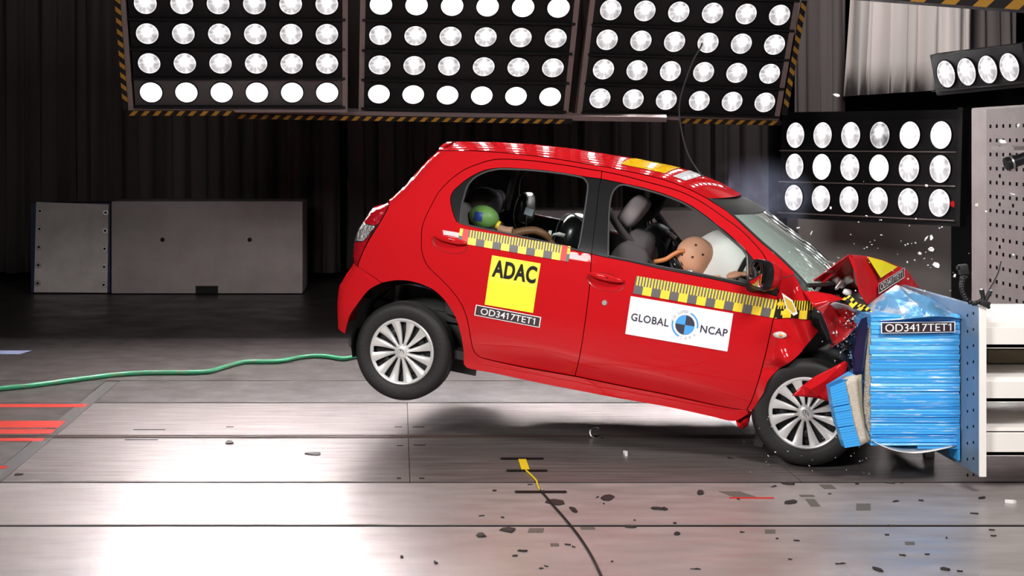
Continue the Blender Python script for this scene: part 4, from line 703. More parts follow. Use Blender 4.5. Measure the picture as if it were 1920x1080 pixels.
# windscreen: A pillar edge to A pillar edge, bowed forward
SB = .20
def screen_pt(k, s, off=0.0):
    p = GE[k]; t = k / (len(GE) - 1); b_ = (.16 + .06 * t) * bowf(s)
    return Vector((p.x + b_ * .80 + off * .6, s * (edge_y(p) - .004), p.z + b_ * (.02 + .10 * math.sin(math.pi * t)) + off * .8))
def scr_mat():
    m = bpy.data.materials.new('cracked_green_windscreen'); m.use_nodes = True; nt = m.node_tree; nt.nodes.clear(); N = nt.nodes.new; Lk = nt.links.new
    o = N('ShaderNodeOutputMaterial'); t = N('ShaderNodeBsdfTransparent'); t.inputs[0].default_value = (.50, .62, .57, 1)
    g = N('ShaderNodeBsdfPrincipled'); g.inputs['Base Color'].default_value = (.66, .82, .74, 1); g.inputs['Roughness'].default_value = .06; g.inputs['Coat Weight'].default_value = 1
    tc = N('ShaderNodeTexCoord'); v = N('ShaderNodeTexVoronoi'); v.feature = 'DISTANCE_TO_EDGE'; v.inputs['Scale'].default_value = 22; Lk(tc.outputs['Object'], v.inputs[0])
    r_ = N('ShaderNodeMapRange'); r_.inputs[1].default_value = 0; r_.inputs[2].default_value = .05; r_.inputs[3].default_value = .75; r_.inputs[4].default_value = 0; Lk(v.outputs[0], r_.inputs[0])
    sp = N('ShaderNodeSeparateXYZ'); Lk(tc.outputs['Object'], sp.inputs[0])
    r2 = N('ShaderNodeMapRange'); r2.inputs[1].default_value = 1.22; r2.inputs[2].default_value = 1.05; r2.inputs[3].default_value = 0; r2.inputs[4].default_value = 1; Lk(sp.outputs[2], r2.inputs[0])
    mu = N('ShaderNodeMath'); mu.operation = 'MULTIPLY'; Lk(r_.outputs[0], mu.inputs[0]); Lk(r2.outputs[0], mu.inputs[1])
    ad = N('ShaderNodeMath'); ad.operation = 'ADD'; ad.use_clamp = True; Lk(mu.outputs[0], ad.inputs[0]); ad.inputs[1].default_value = .52
    mx = N('ShaderNodeMixShader'); Lk(ad.outputs[0], mx.inputs[0]); Lk(t.outputs[0], mx.inputs[1]); Lk(g.outputs[0], mx.inputs[2]); Lk(mx.outputs[0], o.inputs[0])
    return m
ws = mesh_obj('windscreen', [screen_pt(k, s) for k in range(len(GE)) for s in S], grid_faces(len(GE), NV), scr_mat(), car, angle=80)
bm = bmesh.new(); bm.from_mesh(ws.data); bmesh.ops.recalc_face_normals(bm, faces=bm.faces)
if sum(f.normal.z for f in bm.faces) < 0: bmesh.ops.reverse_faces(bm, faces=bm.faces)
bm.to_mesh(ws.data); bm.free()
nb = 4
mesh_obj('shade_band', [screen_pt(k, s, .003) for k in range(nb) for s in S], grid_faces(nb, NV), M['black_soft'], ws, angle=80)
b = MB()
for sg in (-1, 1): b.tube([screen_pt(k, sg * .995, .004) for k in range(len(GE))], .006, 6)
b.tube([screen_pt(len(GE) - 1, s, .004) for s in S], .012, 6)
b.build('screen_trim', M['black'], ws)
# hatch: bowed panel between the rear silhouettes, dark glass on top
SILP = [Vector((a, 0, z)) for a, z in D_['SIL'] if z > .30]
def hatch_pt(i, s, off=0):
    p = SILP[i]; ye = half_width(p.z) - .082 - (.10 * ((.25 - p.x) / .75) ** 2 if p.x < .25 else 0)
    return Vector((p.x - .05 * bowf(s, 3) - off, s * ye, p.z))
nS = len(SILP)
hatch = mesh_obj('tailgate', [hatch_pt(i, s) for i in range(nS) for s in S], grid_faces(nS, NV), M['red'], car, angle=60)
i0 = next(i for i in range(nS) if SILP[i].z > 1.10)
mesh_obj('rear_window', [hatch_pt(i, s * .86, .004) for i in range(i0, nS - 1) for s in S], grid_faces(nS - 1 - i0, NV), M['black_gloss'], hatch, angle=60)
p = Vector((-.17, -.28, 1.24)); b = MB(); b.tube([p + Vector((.03, 0, -.02)), p + Vector((-.02, 0, .005)), p + Vector((-.03, 0, .03))], [.008, .009, .004], 8); b.ball(p + Vector((-.035, 0, .03)), (.018, .01, .007), 10, 6)
b.build('washer_jet', M['black'], hatch)
# floor pan and arch liners
b = MB(); b.box((1.0, 0, .315), (2.0, 1.40, .05)); b.box((-.05, 0, .50), (.75, 1.1, .05)); b.box((-.38, 0, .42), (.06, 1.0, .3))
b.box((2.08, 0, .55), (.05, 1.3, .85))
b.build('floor_pan', M['black'], car, angle=None)
for sg in (-1, 1):
    b = MB(); n = 20; vs = []
    for k in range(n):
        a = R(12) + R(190) * k / (n - 1)
        for y in (.80, .50): vs.append((.03 + math.cos(a) * .355, sg * y, .33 + math.sin(a) * .36))
    b.add(vs, grid_faces(n, 2)); b.box((.03, sg * .50, .45), (.72, .01, .55)); b.build('arch_liner', M['black'], car)
b = MB(); b.tube([(.0, -.62, .30), (.0, .62, .30)], .035, 10); b.tube([(.0, -.5, .30), (.45, -.45, .33)], .03, 8); b.tube([(-.15, -.55, .34), (-.15, -.55, .75)], [.03, .045], 10); b.tube([(-.40, -.3, .26), (-.35, -.62, .26)], .05, 10)
b.build('rear_axle', mat('dark_axle_steel', (.05, .047, .045), .5, .5), car)
# ------------------------------------------------------------------ wheels
def tread_mat():
    m = mat('tyre_tread_rubber', (.022, .020, .020), .6); nt = m.node_tree; N = nt.nodes.new; Lk = nt.links.new; bsdf = nt.nodes['Principled BSDF']
    tc = N('ShaderNodeTexCoord'); sp = N('ShaderNodeSeparateXYZ'); Lk(tc.outputs['Object'], sp.inputs[0])
    at = N('ShaderNodeMath'); at.operation = 'ARCTAN2'; Lk(sp.outputs[0], at.inputs[0]); Lk(sp.outputs[2], at.inputs[1])
    ml = N('ShaderNodeMath'); ml.operation = 'MULTIPLY'; Lk(at.outputs[0], ml.inputs[0]); ml.inputs[1].default_value = 70
    yy = N('ShaderNodeMath'); yy.operation = 'MULTIPLY'; Lk(sp.outputs[1], yy.inputs[0]); yy.inputs[1].default_value = 60
    ad = N('ShaderNodeMath'); ad.operation = 'ADD'; Lk(ml.outputs[0], ad.inputs[0]); Lk(yy.outputs[0], ad.inputs[1])
    sn = N('ShaderNodeMath'); sn.operation = 'SINE'; Lk(ad.outputs[0], sn.inputs[0])
    gt = N('ShaderNodeMath'); gt.operation = 'GREATER_THAN'; Lk(sn.outputs[0], gt.inputs[0]); gt.inputs[1].default_value = -.6
    bp = N('ShaderNodeBump'); bp.inputs['Strength'].default_value = 1; bp.inputs['Distance'].default_value = .006; Lk(gt.outputs[0], bp.inputs['Height']); Lk(bp.outputs[0], bsdf.inputs['Normal'])
    return m
M['tread'] = tread_mat()
def build_wheel():
    """local frame: axle along y, outer face towards -y"""
    w = bpy.data.objects.new('wheel', None); w.empty_display_size = .1; w.parent = car; link(w)
    b = MB(); Rr, T = .291, .086
    b.cm = 0
    b.lathe([(.196, -.070), (.205, -.078), (.222, -.083), (.245, -.0865), (.262, -.085), (.275, -.079), (.283, -.070), (.286, -.066)], 72)
    b.cm = 1
    prof = [(.286, -.066)]
    for y in (-.046, -.016, .016, .046):
        prof += [(.2895 + .0015 * (1 - abs(y) / .05), y - .004), (.283, y - .003), (.283, y + .003), (.2895 + .0015 * (1 - abs(y) / .05), y + .004)]
    prof += [(.286, .066)]
    b.lathe(prof, 96)
    b.cm = 0
    b.lathe([(.286, .066), (.275, .079), (.245, .0865), (.21, .080), (.19, .06), (.19, -.06), (.196, -.070)], 72)
    b.build('tyre', [M['rubber'], M['tread']], w, angle=40)
    b = MB(); b.lathe([(.193, -.05), (.185, -.03), (.0, -.028)], 40); b.lathe([(.193, .05), (.17, .045), (.06, .03), (0, .03)], 40); b.lathe([(.193, -.05), (.193, .05)], 40)
    for k in range(8):
        a = k * math.pi / 4 + .2; b.ball((math.cos(a) * .12, -.034, math.sin(a) * .12), (.028, .012, .028), 10, 6)
    b.build('rim', mat('dark_wheel_steel', (.02, .02, .021), .45, .5) if 'dark_wheel_steel' not in bpy.data.materials else bpy.data.materials['dark_wheel_steel'], w)
    b = MB()
    # outer ring and hub of the cover
    b.lathe([(.1965, -.066), (.1965, -.075), (.190, -.081), (.182, -.079), (.176, -.072), (.178, -.055)], 72)
    b.lathe([(0, -.083), (.022, -.083), (.034, -.080), (.044, -.072), (.046, -.05)], 40)
    ns = 12
    for k in range(ns):
        a0 = 2 * math.pi * k / ns + .13; rows = []
        for i in range(9):
            t = i / 8; r_ = .036 + (.182 - .036) * t
            hw = .0078 + .0215 * t ** 1.2 if t < .9 else .0078 + .0215 * t ** 1.2 + .004 * (t - .9) / .1
            yc = -.078 + .010 * math.sin(math.pi * t) - .002 * t
            for s_, dy in ((-1.0, .020), (-.92, .004), (-.3, -.001), (.45, .001), (.92, .006), (1.0, .022)):
                x, z = r_, hw * s_ + .012 * t * t
                rows.append((x * math.cos(a0) - z * math.sin(a0), yc + dy, x * math.sin(a0) + z * math.cos(a0)))
        b.add(rows, grid_faces(9, 6))
    c = b.build('wheel_cover', M['silver'], w, angle=45)
    b = MB()
    for (rx, rz, ox, oz) in ((.020, .013, 0, 0), (.006, .0125, 0, .0), (.0115, .005, 0, .006)):
        b.tube([(ox + rx * math.cos(t), -.0845, oz + rz * math.sin(t)) for t in [2 * math.pi * i / 20 for i in range(21)]], .0014, 5, cap=False)
    b.build('hub_emblem', M['chrome'], c)
    return w
w0 = build_wheel(); w0.location = (0, -.735, .29); w0.rotation_euler = (0, R(20), 0)
w1 = copy_tree(w0, car); w1.location = (2.304, -.715, .385); w1.rotation_euler = (0, R(47), R(2))
w2 = copy_tree(w0, car); w2.location = (0, .735, .29); w2.rotation_euler = (0, R(10), R(180))
w3 = copy_tree(w0, car); w3.location = (2.42, .735, .33); w3.rotation_euler = (0, R(33), R(180))

# ------------------------------------------------------------------ stickers and lettering on the side
def q_at(q, s, t):     # s along, t down
    a = q[0].lerp(q[1], s); b_ = q[3].lerp(q[2], s); return a.lerp(b_, t)
def side_pt(p, off, yf=None): return Vector((p.x, (yf or y_side)(p.x, p.y) + crease(p.x, p.y) - off, p.y))
def patch(b, q, s0, s1, t0, t1, off, n=1, mfun=None):
    vs = []
    for i in range(n + 1):
        for j in (0, 1, 2):
            s = s0 + (s1 - s0) * i / n; t = t0 + (t1 - t0) * j / 2; vs.append((mfun or side_pt)(q_at(q, s, t), off))
    b.add(vs, [(i * 3 + j, i * 3 + j + 1, (i + 1) * 3 + j + 1, (i + 1) * 3 + j) for i in range(n) for j in (0, 1)])
def text2d(s, bold=0.0, space=1.0):
    cu = bpy.data.curves.new('lettering', 'FONT'); cu.body = s; cu.offset = bold; cu.space_character = space; cu.resolution_u = 4; cu.fill_mode = 'BOTH'
    o = bpy.data.objects.new('lettering', cu); sc.collection.objects.link(o)
    dg = bpy.context.evaluated_depsgraph_get(); dg.update(); me = bpy.data.meshes.new_from_object(o.evaluated_get(dg))
    vs = [Vector((v.co.x, v.co.y)) for v in me.vertices]; fs = [tuple(p.vertices) for p in me.polygons]
    if '1' in s:                       # give every figure one its flag
        comp = {}
        for f in fs:
            ks = {comp[i] for i in f if i in comp}; k = min(ks) if ks else f[0]
            for i in list(comp):
                if comp[i] in ks: comp[i] = k
            for i in f: comp[i] = k
        for k in set(comp.values()):
            ii = [i for i in comp if comp[i] == k]
            if len(ii) == 4:
                xl = min(vs[i].x for i in ii); yt = max(vs[i].y for i in ii); n0 = len(vs)
                vs += [Vector((xl + .005, yt)), Vector((xl - .135, yt - .125)), Vector((xl - .135, yt - .215)), Vector((xl + .005, yt - .115))]; fs.append((n0, n0 + 1, n0 + 2, n0 + 3))
    bpy.data.objects.remove(o); bpy.data.curves.remove(cu); bpy.data.meshes.remove(me)
    x0 = min(v.x for v in vs); x1 = max(v.x for v in vs); y0 = min(v.y for v in vs); y1 = max(v.y for v in vs)
    return [Vector(((v.x - x0) / (x1 - x0), (v.y - y0) / (y1 - y0))) for v in vs], fs
def letters(name, s, q, rect, m, parent, off, bold=0.0, mfun=None, space=1.0):
    vs, fs = text2d(s, bold, space); s0, s1, t0, t1 = rect
    return mesh_obj(name, [(mfun or side_pt)(q_at(q, s0 + (s1 - s0) * v.x, t1 + (t0 - t1) * v.y), off) for v in vs], fs, m, parent, angle=None)
def tape(name, q, parent, nb, phase, lab, ends=False, yf=None, dark=False):
    b = MB(); b.cm = 0; n = 24
    mf = (lambda p, off: side_pt(p, off, yf)) if yf else None
    patch(b, q, 0, 1, 0, 1, .004, n, mf)
    s0, s1 = (.085, .925) if ends else (0, 1)
    bw = (s1 - s0) / nb; b.cm = 1
    i = 0
    while i < nb:
        if (i + phase) % 2 == 0: patch(b, q, s0 + bw * i, s0 + bw * min(i + 1, nb), .52, 1, .0052, 2, mf)
        for k in range(3):
            a = s0 + bw * (i + k / 3)
            if a + bw / 6 < s1: patch(b, q, a, a + bw / 6, .0, .52, .0052, 1, mf)
        i += 1
    if ends:
        b.cm = 2; patch(b, q, .03, .085, 0, 1, .0052, 1); patch(b, q, .925, .975, 0, 1, .0052, 1)
        b.cm = 1; patch(b, q, 0, .03, .5, 1, .0052, 1); patch(b, q, .975, 1, .5, 1, .0052, 1)
    o = b.build(name, [M['yellow_tape'], M['ink'] if dark else M['grey_tape'], M['red_ink']], parent, angle=None)
    o['label'] = lab; return o
tape('measuring_tape', quad2('tape_rear'), rd, 11, 1, 'yellow and grey measuring tape with red ends', True)
tape('measuring_tape', quad2('tape_front'), fd, 15.4, 0, 'long yellow and grey measuring tape along the front door')
fy = lambda x, z: y_side(x, z) + fender_dent(x, z) - .006
tape('measuring_tape', quad2('tape_fender'), fender, 4.6, 0, 'yellow and black measuring tape on the crumpled wing', yf=fy, dark=True)
q = quad2('yellow'); b = MB(); patch(b, q, 0, 1, 0, 1, .004, 8)
yl = b.build('yellow_sticker', M['yellow'], rd, angle=None); yl['label'] = 'yellow sticker with bold black capital letters'
letters('lettering', 'ADAC', q, (.06, .955, .07, .42), M['ink'], yl, .0062, .034, space=1.05)
def number_plate(q, parent, mfun=None, rect=(.09, .92, .20, .80)):
    b = MB(); b.cm = 0; patch(b, q, 0, 1, 0, 1, .004, 8, mfun); b.cm = 1; patch(b, q, .014, .986, .07, .93, .0052, 8, mfun)
    o = b.build('number_label', [M['white_ink'], M['plate']], parent, angle=None); o['label'] = 'dark test number label with white letters'
    letters('lettering', 'OD3417TET1', q, rect, M['white_ink'], o, .0064, .004, mfun); return o
number_plate(quad2('plate'), rd)
q = quad2('ncap'); b = MB(); patch(b, q, 0, 1, 0, 1, .004, 10)
nc = b.build('white_sticker', M['white'], fd, angle=None); nc['label'] = 'white banner sticker with round blue and black emblem'
letters('lettering', 'GLOBAL', q, (.035, .405, .425, .625), M['navy_ink'], nc, .0062, .016, space=1.08)
letters('lettering', 'NCAP', q, (.715, .975, .425, .625), M['navy_ink'], nc, .0062, .016, space=1.08)
def disc_pt(r_, a): return q_at(q, .5625 + r_ * math.cos(a) * .365, .50 - r_ * math.sin(a))
b = MB()
for k, cm in ((0, 1), (1, 0), (2, 1), (3, 0)):
    b.cm = cm; a0 = k * math.pi / 2; vs = [side_pt(disc_pt(0, 0), .0062)] + [side_pt(disc_pt(.255, a0 + math.pi / 2 * i / 12), .0062) for i in range(13)]
    b.add(vs, [(0, i + 1, i + 2) for i in range(12)])
b.cm = 0
for a0, a1 in ((R(-5), R(72)), (R(170), R(250))):
    vs = []
    for i in range(15):
        a = a0 + (a1 - a0) * i / 14; vs += [side_pt(disc_pt(.315, a), .0062), side_pt(disc_pt(.355, a), .0062)]
    b.add(vs, grid_faces(15, 2))
b.build('emblem', [M['blue_ink'], M['navy_ink']], nc, angle=None)
b = MB()
for word, a0, flip in (('FOR SAFER', 168, 1), ('CARS', 262, -1)):
    for i, ch in enumerate(word):
        if ch == ' ': continue
        vs, fs = text2d(ch); a = R(a0 - 10.2 * i) if flip > 0 else R(a0 + 20 * i); out = []
        for v in vs:
            u, w_ = (v.x - .5) * .055, (v.y - .5) * .075
            rr = .345 + w_ * flip; aa = a - flip * u / .345
            out.append(side_pt(disc_pt(rr, aa), .0062))
        b.add(out, fs)
b.build('small_lettering', M['pale_ink'], nc, angle=None)
# roof stickers
def roof_patch(name, t0, t1, s0, s1, m, lab):
    n = 8; vs = [on_roof(t0 + (t1 - t0) * i / n, s0 + (s1 - s0) * j / n, .003) for i in range(n + 1) for j in range(n + 1)]
    o = mesh_obj(name, vs, grid_faces(n + 1, n + 1), m, roof); o['label'] = lab
    return o
roof_patch('roof_sticker', .655, .80, -.78, .2, M['yellow_roof'], 'amber yellow sticker on the roof')
roof_patch('roof_sticker', .835, .885, -.8, .1, M['white_roof'], 'white banner sticker on the roof')
# thin aerial wire whipping up from the roof front
b = MB(); b.tube(catmull([(1.545, -.05, 1.50), (1.50, -.05, 1.545), (1.40, -.06, 1.66), (1.33, -.06, 1.82), (1.30, -.06, 1.98), (1.335, -.06, 2.20), (1.38, -.06, 2.33)], .03), .0052, 6); b.ball((1.38, -.06, 2.335), (.006, .006, .012), 8, 6)
b.tube([(1.52, -.05, 1.49), (1.55, -.05, 1.515), (1.58, -.05, 1.50)], .010, 8); b.tube([(1.63, -.05, 1.51), (1.67, -.03, 1.475)], .005, 6)
b.build('aerial', M['black'], car)
# door mirror
mr = bpy.data.objects.new('door_mirror', None); mr.parent = car; mr.rotation_euler = (0, 0, R(38)); _pv = Vector((1.96, -.86, 0)); mr.location = _pv - Matrix.Rotation(R(38), 3, 'Z') @ _pv; mr.empty_display_size = .1; link(mr)
def shell(b, c, rings):
    """rings of (x, half y, half z, yc, zc) lofted along x"""
    n = 20; vs = []
    for x, hy, hz, yc, zc in rings:
        for k in range(n):
            a = 2 * math.pi * k / n; ca, sa = math.cos(a), math.sin(a)
            vs.append((x, yc + hy * math.copysign(abs(ca) ** .7, ca), zc + hz * math.copysign(abs(sa) ** .7, sa)))
    m_ = len(rings); b.add(vs, [(i * n + k, i * n + (k + 1) % n, (i + 1) * n + (k + 1) % n, (i + 1) * n + k) for i in range(m_ - 1) for k in range(n)] + [tuple(reversed(range(n)))] + [tuple(range((m_ - 1) * n, m_ * n))])
b = MB(); shell(b, 0, [(1.885, .085, .072, -.955, 1.105), (1.892, .098, .083, -.955, 1.105), (1.915, .100, .085, -.955, 1.105)]); b.build('mirror_frame', M['black_gloss'], mr, angle=50)
b = MB(); shell(b, 0, [(1.912, .098, .083, -.955, 1.105), (1.95, .095, .078, -.953, 1.107), (1.99, .078, .060, -.948, 1.110), (2.015, .04, .03, -.944, 1.112)]); mh = b.build('mirror_housing', M['red'], mr, angle=60)
b = MB(); shell(b, 0, [(1.884, .078, .064, -.955, 1.105), (1.8835, .077, .063, -.955, 1.105)]); b.build('mirror_glass', mat('mirror_glass', (.75, .75, .78), .03, 1.0), mr, angle=50)
b = MB(); b.tube([(1.93, -.90, 1.045), (1.95, -.84, 1.03), (1.96, -.80, 1.02)], [.026, .030, .034], 10); b.build('mirror_foot', M['black'], mr)
# ------------------------------------------------------------------ inside the car
def rbox(b, c, d, rot=None, p=.35, seg=20, rings=12):
    """soft cushion: superellipsoid"""
    Mx = rot or Matrix.Identity(3); c = Vector(c); vs = []; f = lambda v: math.copysign(abs(v) ** p, v)
    for i in range(rings + 1):
        t = -math.pi / 2 + math.pi * i / rings
        for k in range(seg):
            a = 2 * math.pi * k / seg
            vs.append(c + Mx @ Vector((d[0] / 2 * f(math.cos(t)) * f(math.cos(a)), d[1] / 2 * f(math.cos(t)) * f(math.sin(a)), d[2] / 2 * f(math.sin(t)))))
    b.add(vs, [(i * seg + k, i * seg + (k + 1) % seg, (i + 1) * seg + (k + 1) % seg, (i + 1) * seg + k) for i in range(rings) for k in range(seg)])
    return b
def part_empty(name, parent=car, loc=(0, 0, 0)):
    o = bpy.data.objects.new(name, None); o.parent = parent; o.location = loc; o.empty_display_size = .1; return link(o)
def front_seat(y, cm='seat', hm='seat2'):
    s = part_empty('front_seat')
    rbox(MB(), (1.40, y, .56), (.56, .50, .20), rotm(0, -6, 0)).build('cushion', M[cm], s, angle=70)
    b = MB(); rbox(b, (1.165, y, .87), (.17, .46, .66), rotm(0, 14, 0), .45)
    for sg in (-1, 1): rbox(b, (1.17, y + sg * .20, .86), (.24, .11, .54), rotm(0, 14, 0), .6)
    b.build('backrest', M[cm], s, angle=70)
    h = rbox(MB(), (1.168, y, 1.295), (.115, .25, .22), rotm(0, 32, 0), .6).build('headrest', M[hm], s, angle=80)
    for sg in (-1, 1):
        b = MB(); b.tube([(1.185, y + sg * .07, 1.14), (1.15, y + sg * .07, 1.25)], .007, 8); b.build('headrest_post', M['black_gloss'], h)
front_seat(-.37); front_seat(.40, 'black_soft', 'black_soft')  # far seat in black cloth: its shade is put into the colour
rs = part_empty('rear_seat')
rbox(MB(), (.40, 0, .60), (.55, 1.25, .20), None, .3).build('cushion', M['seat'], rs, angle=70)
rbox(MB(), (.12, 0, .86), (.18, 1.25, .60), rotm(0, -14, 0), .35).build('backrest', M['seat'], rs, angle=70)
rbox(MB(), (.205, -.14, 1.175), (.20, .34, .21), rotm(0, 12, 0), .8).build('headrest', M['seat2'], rs, angle=80)
rbox(MB(), (.14, .42, 1.16), (.12, .28, .16), rotm(0, -10, 0), .7).build('headrest', M['seat'], rs, angle=80)
b = MB(); b.box((2.02, 0, .90), (.34, 1.34, .26), rotm(0, 12, 0), bev=.05); b.box((1.86, -.37, .98), (.10, .36, .10), rotm(0, 20, 0), bev=.03); b.build('dashboard', M['black'], car)
b = MB(); ring = [(1.80 + .05 * math.cos(a), -.36 + .19 * math.sin(a), .95 + .18 * math.cos(a)) for a in [2 * math.pi * k / 28 for k in range(29)]]; b.tube(ring, .015, 8, cap=False); b.tube([(1.80, -.36, .95), (1.92, -.36, .90)], .03, 10); b.build('steering_wheel', M['black'], car)
def strap(name, pts, w, wdir, m, parent):
    pts = catmull(pts, .03); wd = Vector(wdir).normalized(); vs = []
    for p in pts: vs += [p - wd * w / 2, p + wd * w / 2]
    o = mesh_obj(name, vs, grid_faces(len(pts), 2), m, parent, angle=60); md = o.modifiers.new('webbing', 'SOLIDIFY'); md.thickness = .003; return o
bl = strap('seat_belt', [(1.06, -.66, 1.30), (1.13, -.60, 1.20), (1.24, -.55, 1.09), (1.34, -.50, 1.00), (1.42, -.48, .93)], .050, (.6, -.3, .55), M['belt'], car)
b = MB(); b.box((1.265, -.566, 1.075), (.045, .012, .03), rotm(0, 45, 0), bev=.003); b.build('load_cell', M['black'], bl)
for p in ((1.262, -.578, 1.098), (1.287, -.578, 1.082), (1.246, -.578, 1.062)):
    b = MB(); b.ball(p, (.009, .006, .009), 10, 6); b.build('cell_screw', M['chrome'], bl)
bl2 = strap('seat_belt', [(1.14, .56, 1.28), (1.25, .45, 1.19), (1.34, .38, 1.12), (1.42, .36, 1.05)], .050, (.6, .3, .55), M['belt'], car)
b = MB(); b.box((1.325, .36, 1.133), (.06, .02, .022), rotm(0, 25, 0), bev=.003); b.box((1.31, .35, 1.15), (.03, .01, .01)); b.build('load_cell', M['alu'], bl2)
strap('seat_belt', [(.24, .50, 1.42), (.225, .46, 1.28), (.22, .42, 1.12)], .045, (1, 0, .0), M['seat2'], car)
# driver airbag
b = MB(); b.ball((0, 0, 0), (.235, .24, .255), 40, 26, rotm(0, 22, 0)); ab = b.build('airbag', M['airbag'], car, angle=80)
ab.location = (1.715, -.20, 1.02)
for v in ab.data.vertices:
    n_ = noise.noise(v.co * 7); v.co *= 1 + .03 * n_ + (.02 * math.sin(v.co.y * 26 + v.co.x * 8))
# ------------------------------------------------------------------ dummies (placed in the car's frame)
def in_car(name, label, cat, group=None):
    o = empty(name, car.location, car.rotation_euler, label, cat, group); return o
def skinned(name, chain, m, parent, sub=2):
    """one continuous body grown over connected joints: list of (from index, point, radius)"""
    me = bpy.data.meshes.new(name); me.from_pydata([c[1] for c in chain], [(c[0], i) for i, c in enumerate(chain) if c[0] is not None], [])
    o = bpy.data.objects.new(name, me); o.parent = parent; link(o)
    sk = o.modifiers.new('skin', 'SKIN'); sk.use_smooth_shade = True
    for i, c in enumerate(chain):
        r_ = c[2] if isinstance(c[2], tuple) else (c[2], c[2]); me.skin_vertices[0].data[i].radius = r_
    me.skin_vertices[0].data[0].use_root = True
    sb = o.modifiers.new('sub', 'SUBSURF'); sb.levels = sub; sb.render_levels = sub
    me.materials.append(m); return o
dm = in_car('crash_test_dummy', 'tan adult crash dummy thrown forward with its head in the airbag behind the wheel', 'crash dummy')
skinned('torso', [(None, (1.36, -.37, .66), .14), (0, (1.36, -.37, .80), .14), (1, (1.40, -.37, .92), (.13, .17)), (2, (1.43, -.37, .985), .07),
                  (2, (1.42, -.52, .93), .065), (4, (1.52, -.56, .90), .05), (5, (1.66, -.555, .955), .042), (6, (1.745, -.54, 1.01), .036),
                  (2, (1.42, -.22, .93), .065), (8, (1.55, -.18, .92), .05), (9, (1.70, -.22, 1.0), .042), (10, (1.80, -.30, 1.06), .036),
                  (0, (1.46, -.46, .64), .085), (12, (1.78, -.47, .68), .06), (13, (1.85, -.46, .42), .05),
                  (0, (1.46, -.28, .64), .085), (15, (1.78, -.27, .68), .06), (16, (1.85, -.28, .42), .05)], M['skin'], dm)
b = MB(); Mh = rotm(0, 38, 0); n = 28; rings = 20; vs = []
hc = Vector((1.555, -.40, 1.104))
for i in range(rings + 1):
    t = math.pi * i / rings
    for k in range(n):
        a = 2 * math.pi * k / n; x, y, z = math.sin(t) * math.cos(a), math.sin(t) * math.sin(a), math.cos(t)
        sx = .105 * (1.0 + .06 * (x > 0) * (z < 0)); p = Vector((x * sx, y * .078 * (1 - .12 * max(0, -z)), z * .108 - .012 * max(0, x) * (z < -.2)))
        if x > .75 and abs(y) < .25 and -.35 < z < .15: p.x += .014       # nose
        vs.append(hc + Mh @ p)
b.add(vs, [(i * n + k, (i + 1) * n + k, (i + 1) * n + (k + 1) % n, i * n + (k + 1) % n) for i in range(rings) for k in range(n)])
hd = b.build('head', M['skin'], dm, angle=80)
hole_pts = [Vector(p) for p in ((1.553, 1.095), (1.607, 1.118), (1.560, 1.165), (1.490, 1.098))]
for hp in hole_pts:
    dy = max(0, 1 - ((hp.x - hc.x) / .108) ** 2 - ((hp.y - hc.z) / .106) ** 2); y = hc.y - .0785 * math.sqrt(dy)
    b = MB(); b.ball((hp.x, y + .001, hp.y), (.0075, .005, .0075), 10, 6); b.build('bolt_recess', M.setdefault('recess', mat('dark_bolt_recess', (.06, .03, .02), .7)), hd)
b = MB(); b.ball((1.548, -.475, 1.008), (.028, .012, .015), 12, 8); b.build('chin_screw', M['alu'], hd)
for k in range(5):
    t = k / 4; c = Vector((1.445, -.40, 1.012)).lerp(Vector((1.512, -.40, 1.062)), t); ax = Vector((.067, 0, .05)).normalized()
    Mx = Matrix.Translation(c) @ ax.to_track_quat('Y', 'Z').to_matrix().to_4x4()
    b = MB(); b.lathe([(.0, -.008), (.040, -.008), (.046, -.003), (.046, .003), (.040, .008), (0, .008)], 24, Mx); b.build('neck_disc', M['black_gloss'] if k % 2 else M['rubber'], dm)
b = MB(); b.tube(catmull([(1.34, -.46, 1.03), (1.40, -.47, 1.055), (1.44, -.47, 1.09), (1.475, -.47, 1.115), (1.50, -.46, 1.12)], .02), .013, 10); b.build('neck_bracket', mat('orange_tan_vinyl', (.56, .20, .06), .5), dm)
def hand(parent, wrist, dirv, up, m, s=1.0):
    h = MB(); d = Vector(dirv).normalized(); u = Vector(up).normalized(); sd = d.cross(u).normalized(); w = Vector(wrist)
    Mx = Matrix((d, sd, u)).transposed()
    h.ball(w + d * .05 * s, (.052 * s, .040 * s, .020 * s), 16, 10, Mx)
    for i, (o_, L_) in enumerate(((-.030, .062), (-.010, .074), (.010, .070), (.030, .055))):
        p0 = w + d * .085 * s + sd * o_ * s; p1 = p0 + d * L_ * .5 * s - u * .010 * s; p2 = p1 + d * L_ * .2 * s - u * .028 * s; p3 = p2 - d * L_ * .18 * s - u * .022 * s
        h.tube([p0, p1, p2, p3], [.0095 * s, .009 * s, .0085 * s, .007 * s], 8)
    p0 = w + d * .03 * s - sd * .036 * s; h.tube([p0, p0 + d * .03 * s - sd * .022 * s - u * .01 * s, p0 + d * .055 * s - sd * .02 * s - u * .028 * s], [.012 * s, .010 * s, .008 * s], 8)
    return h.build('hand', m, parent, angle=80)
hand(dm, (1.765, -.535, 1.02), (.8, .35, .35), (-.3, -.2, .9), M['skin'])
hand(dm, (1.815, -.33, 1.075), (.5, -.3, .8), (-.8, 0, .5), M['skin'])
cd = in_car('child_dummy', 'child crash dummy with green head and blue square mark in the near rear seat', 'crash dummy')
Mg = rotm(0, 6, 0); b = MB(); b.ball((.288, -.44, 1.123), (.093, .070, .070), 32, 20, Mg); gh = b.build('head', M['green'], cd, angle=80)
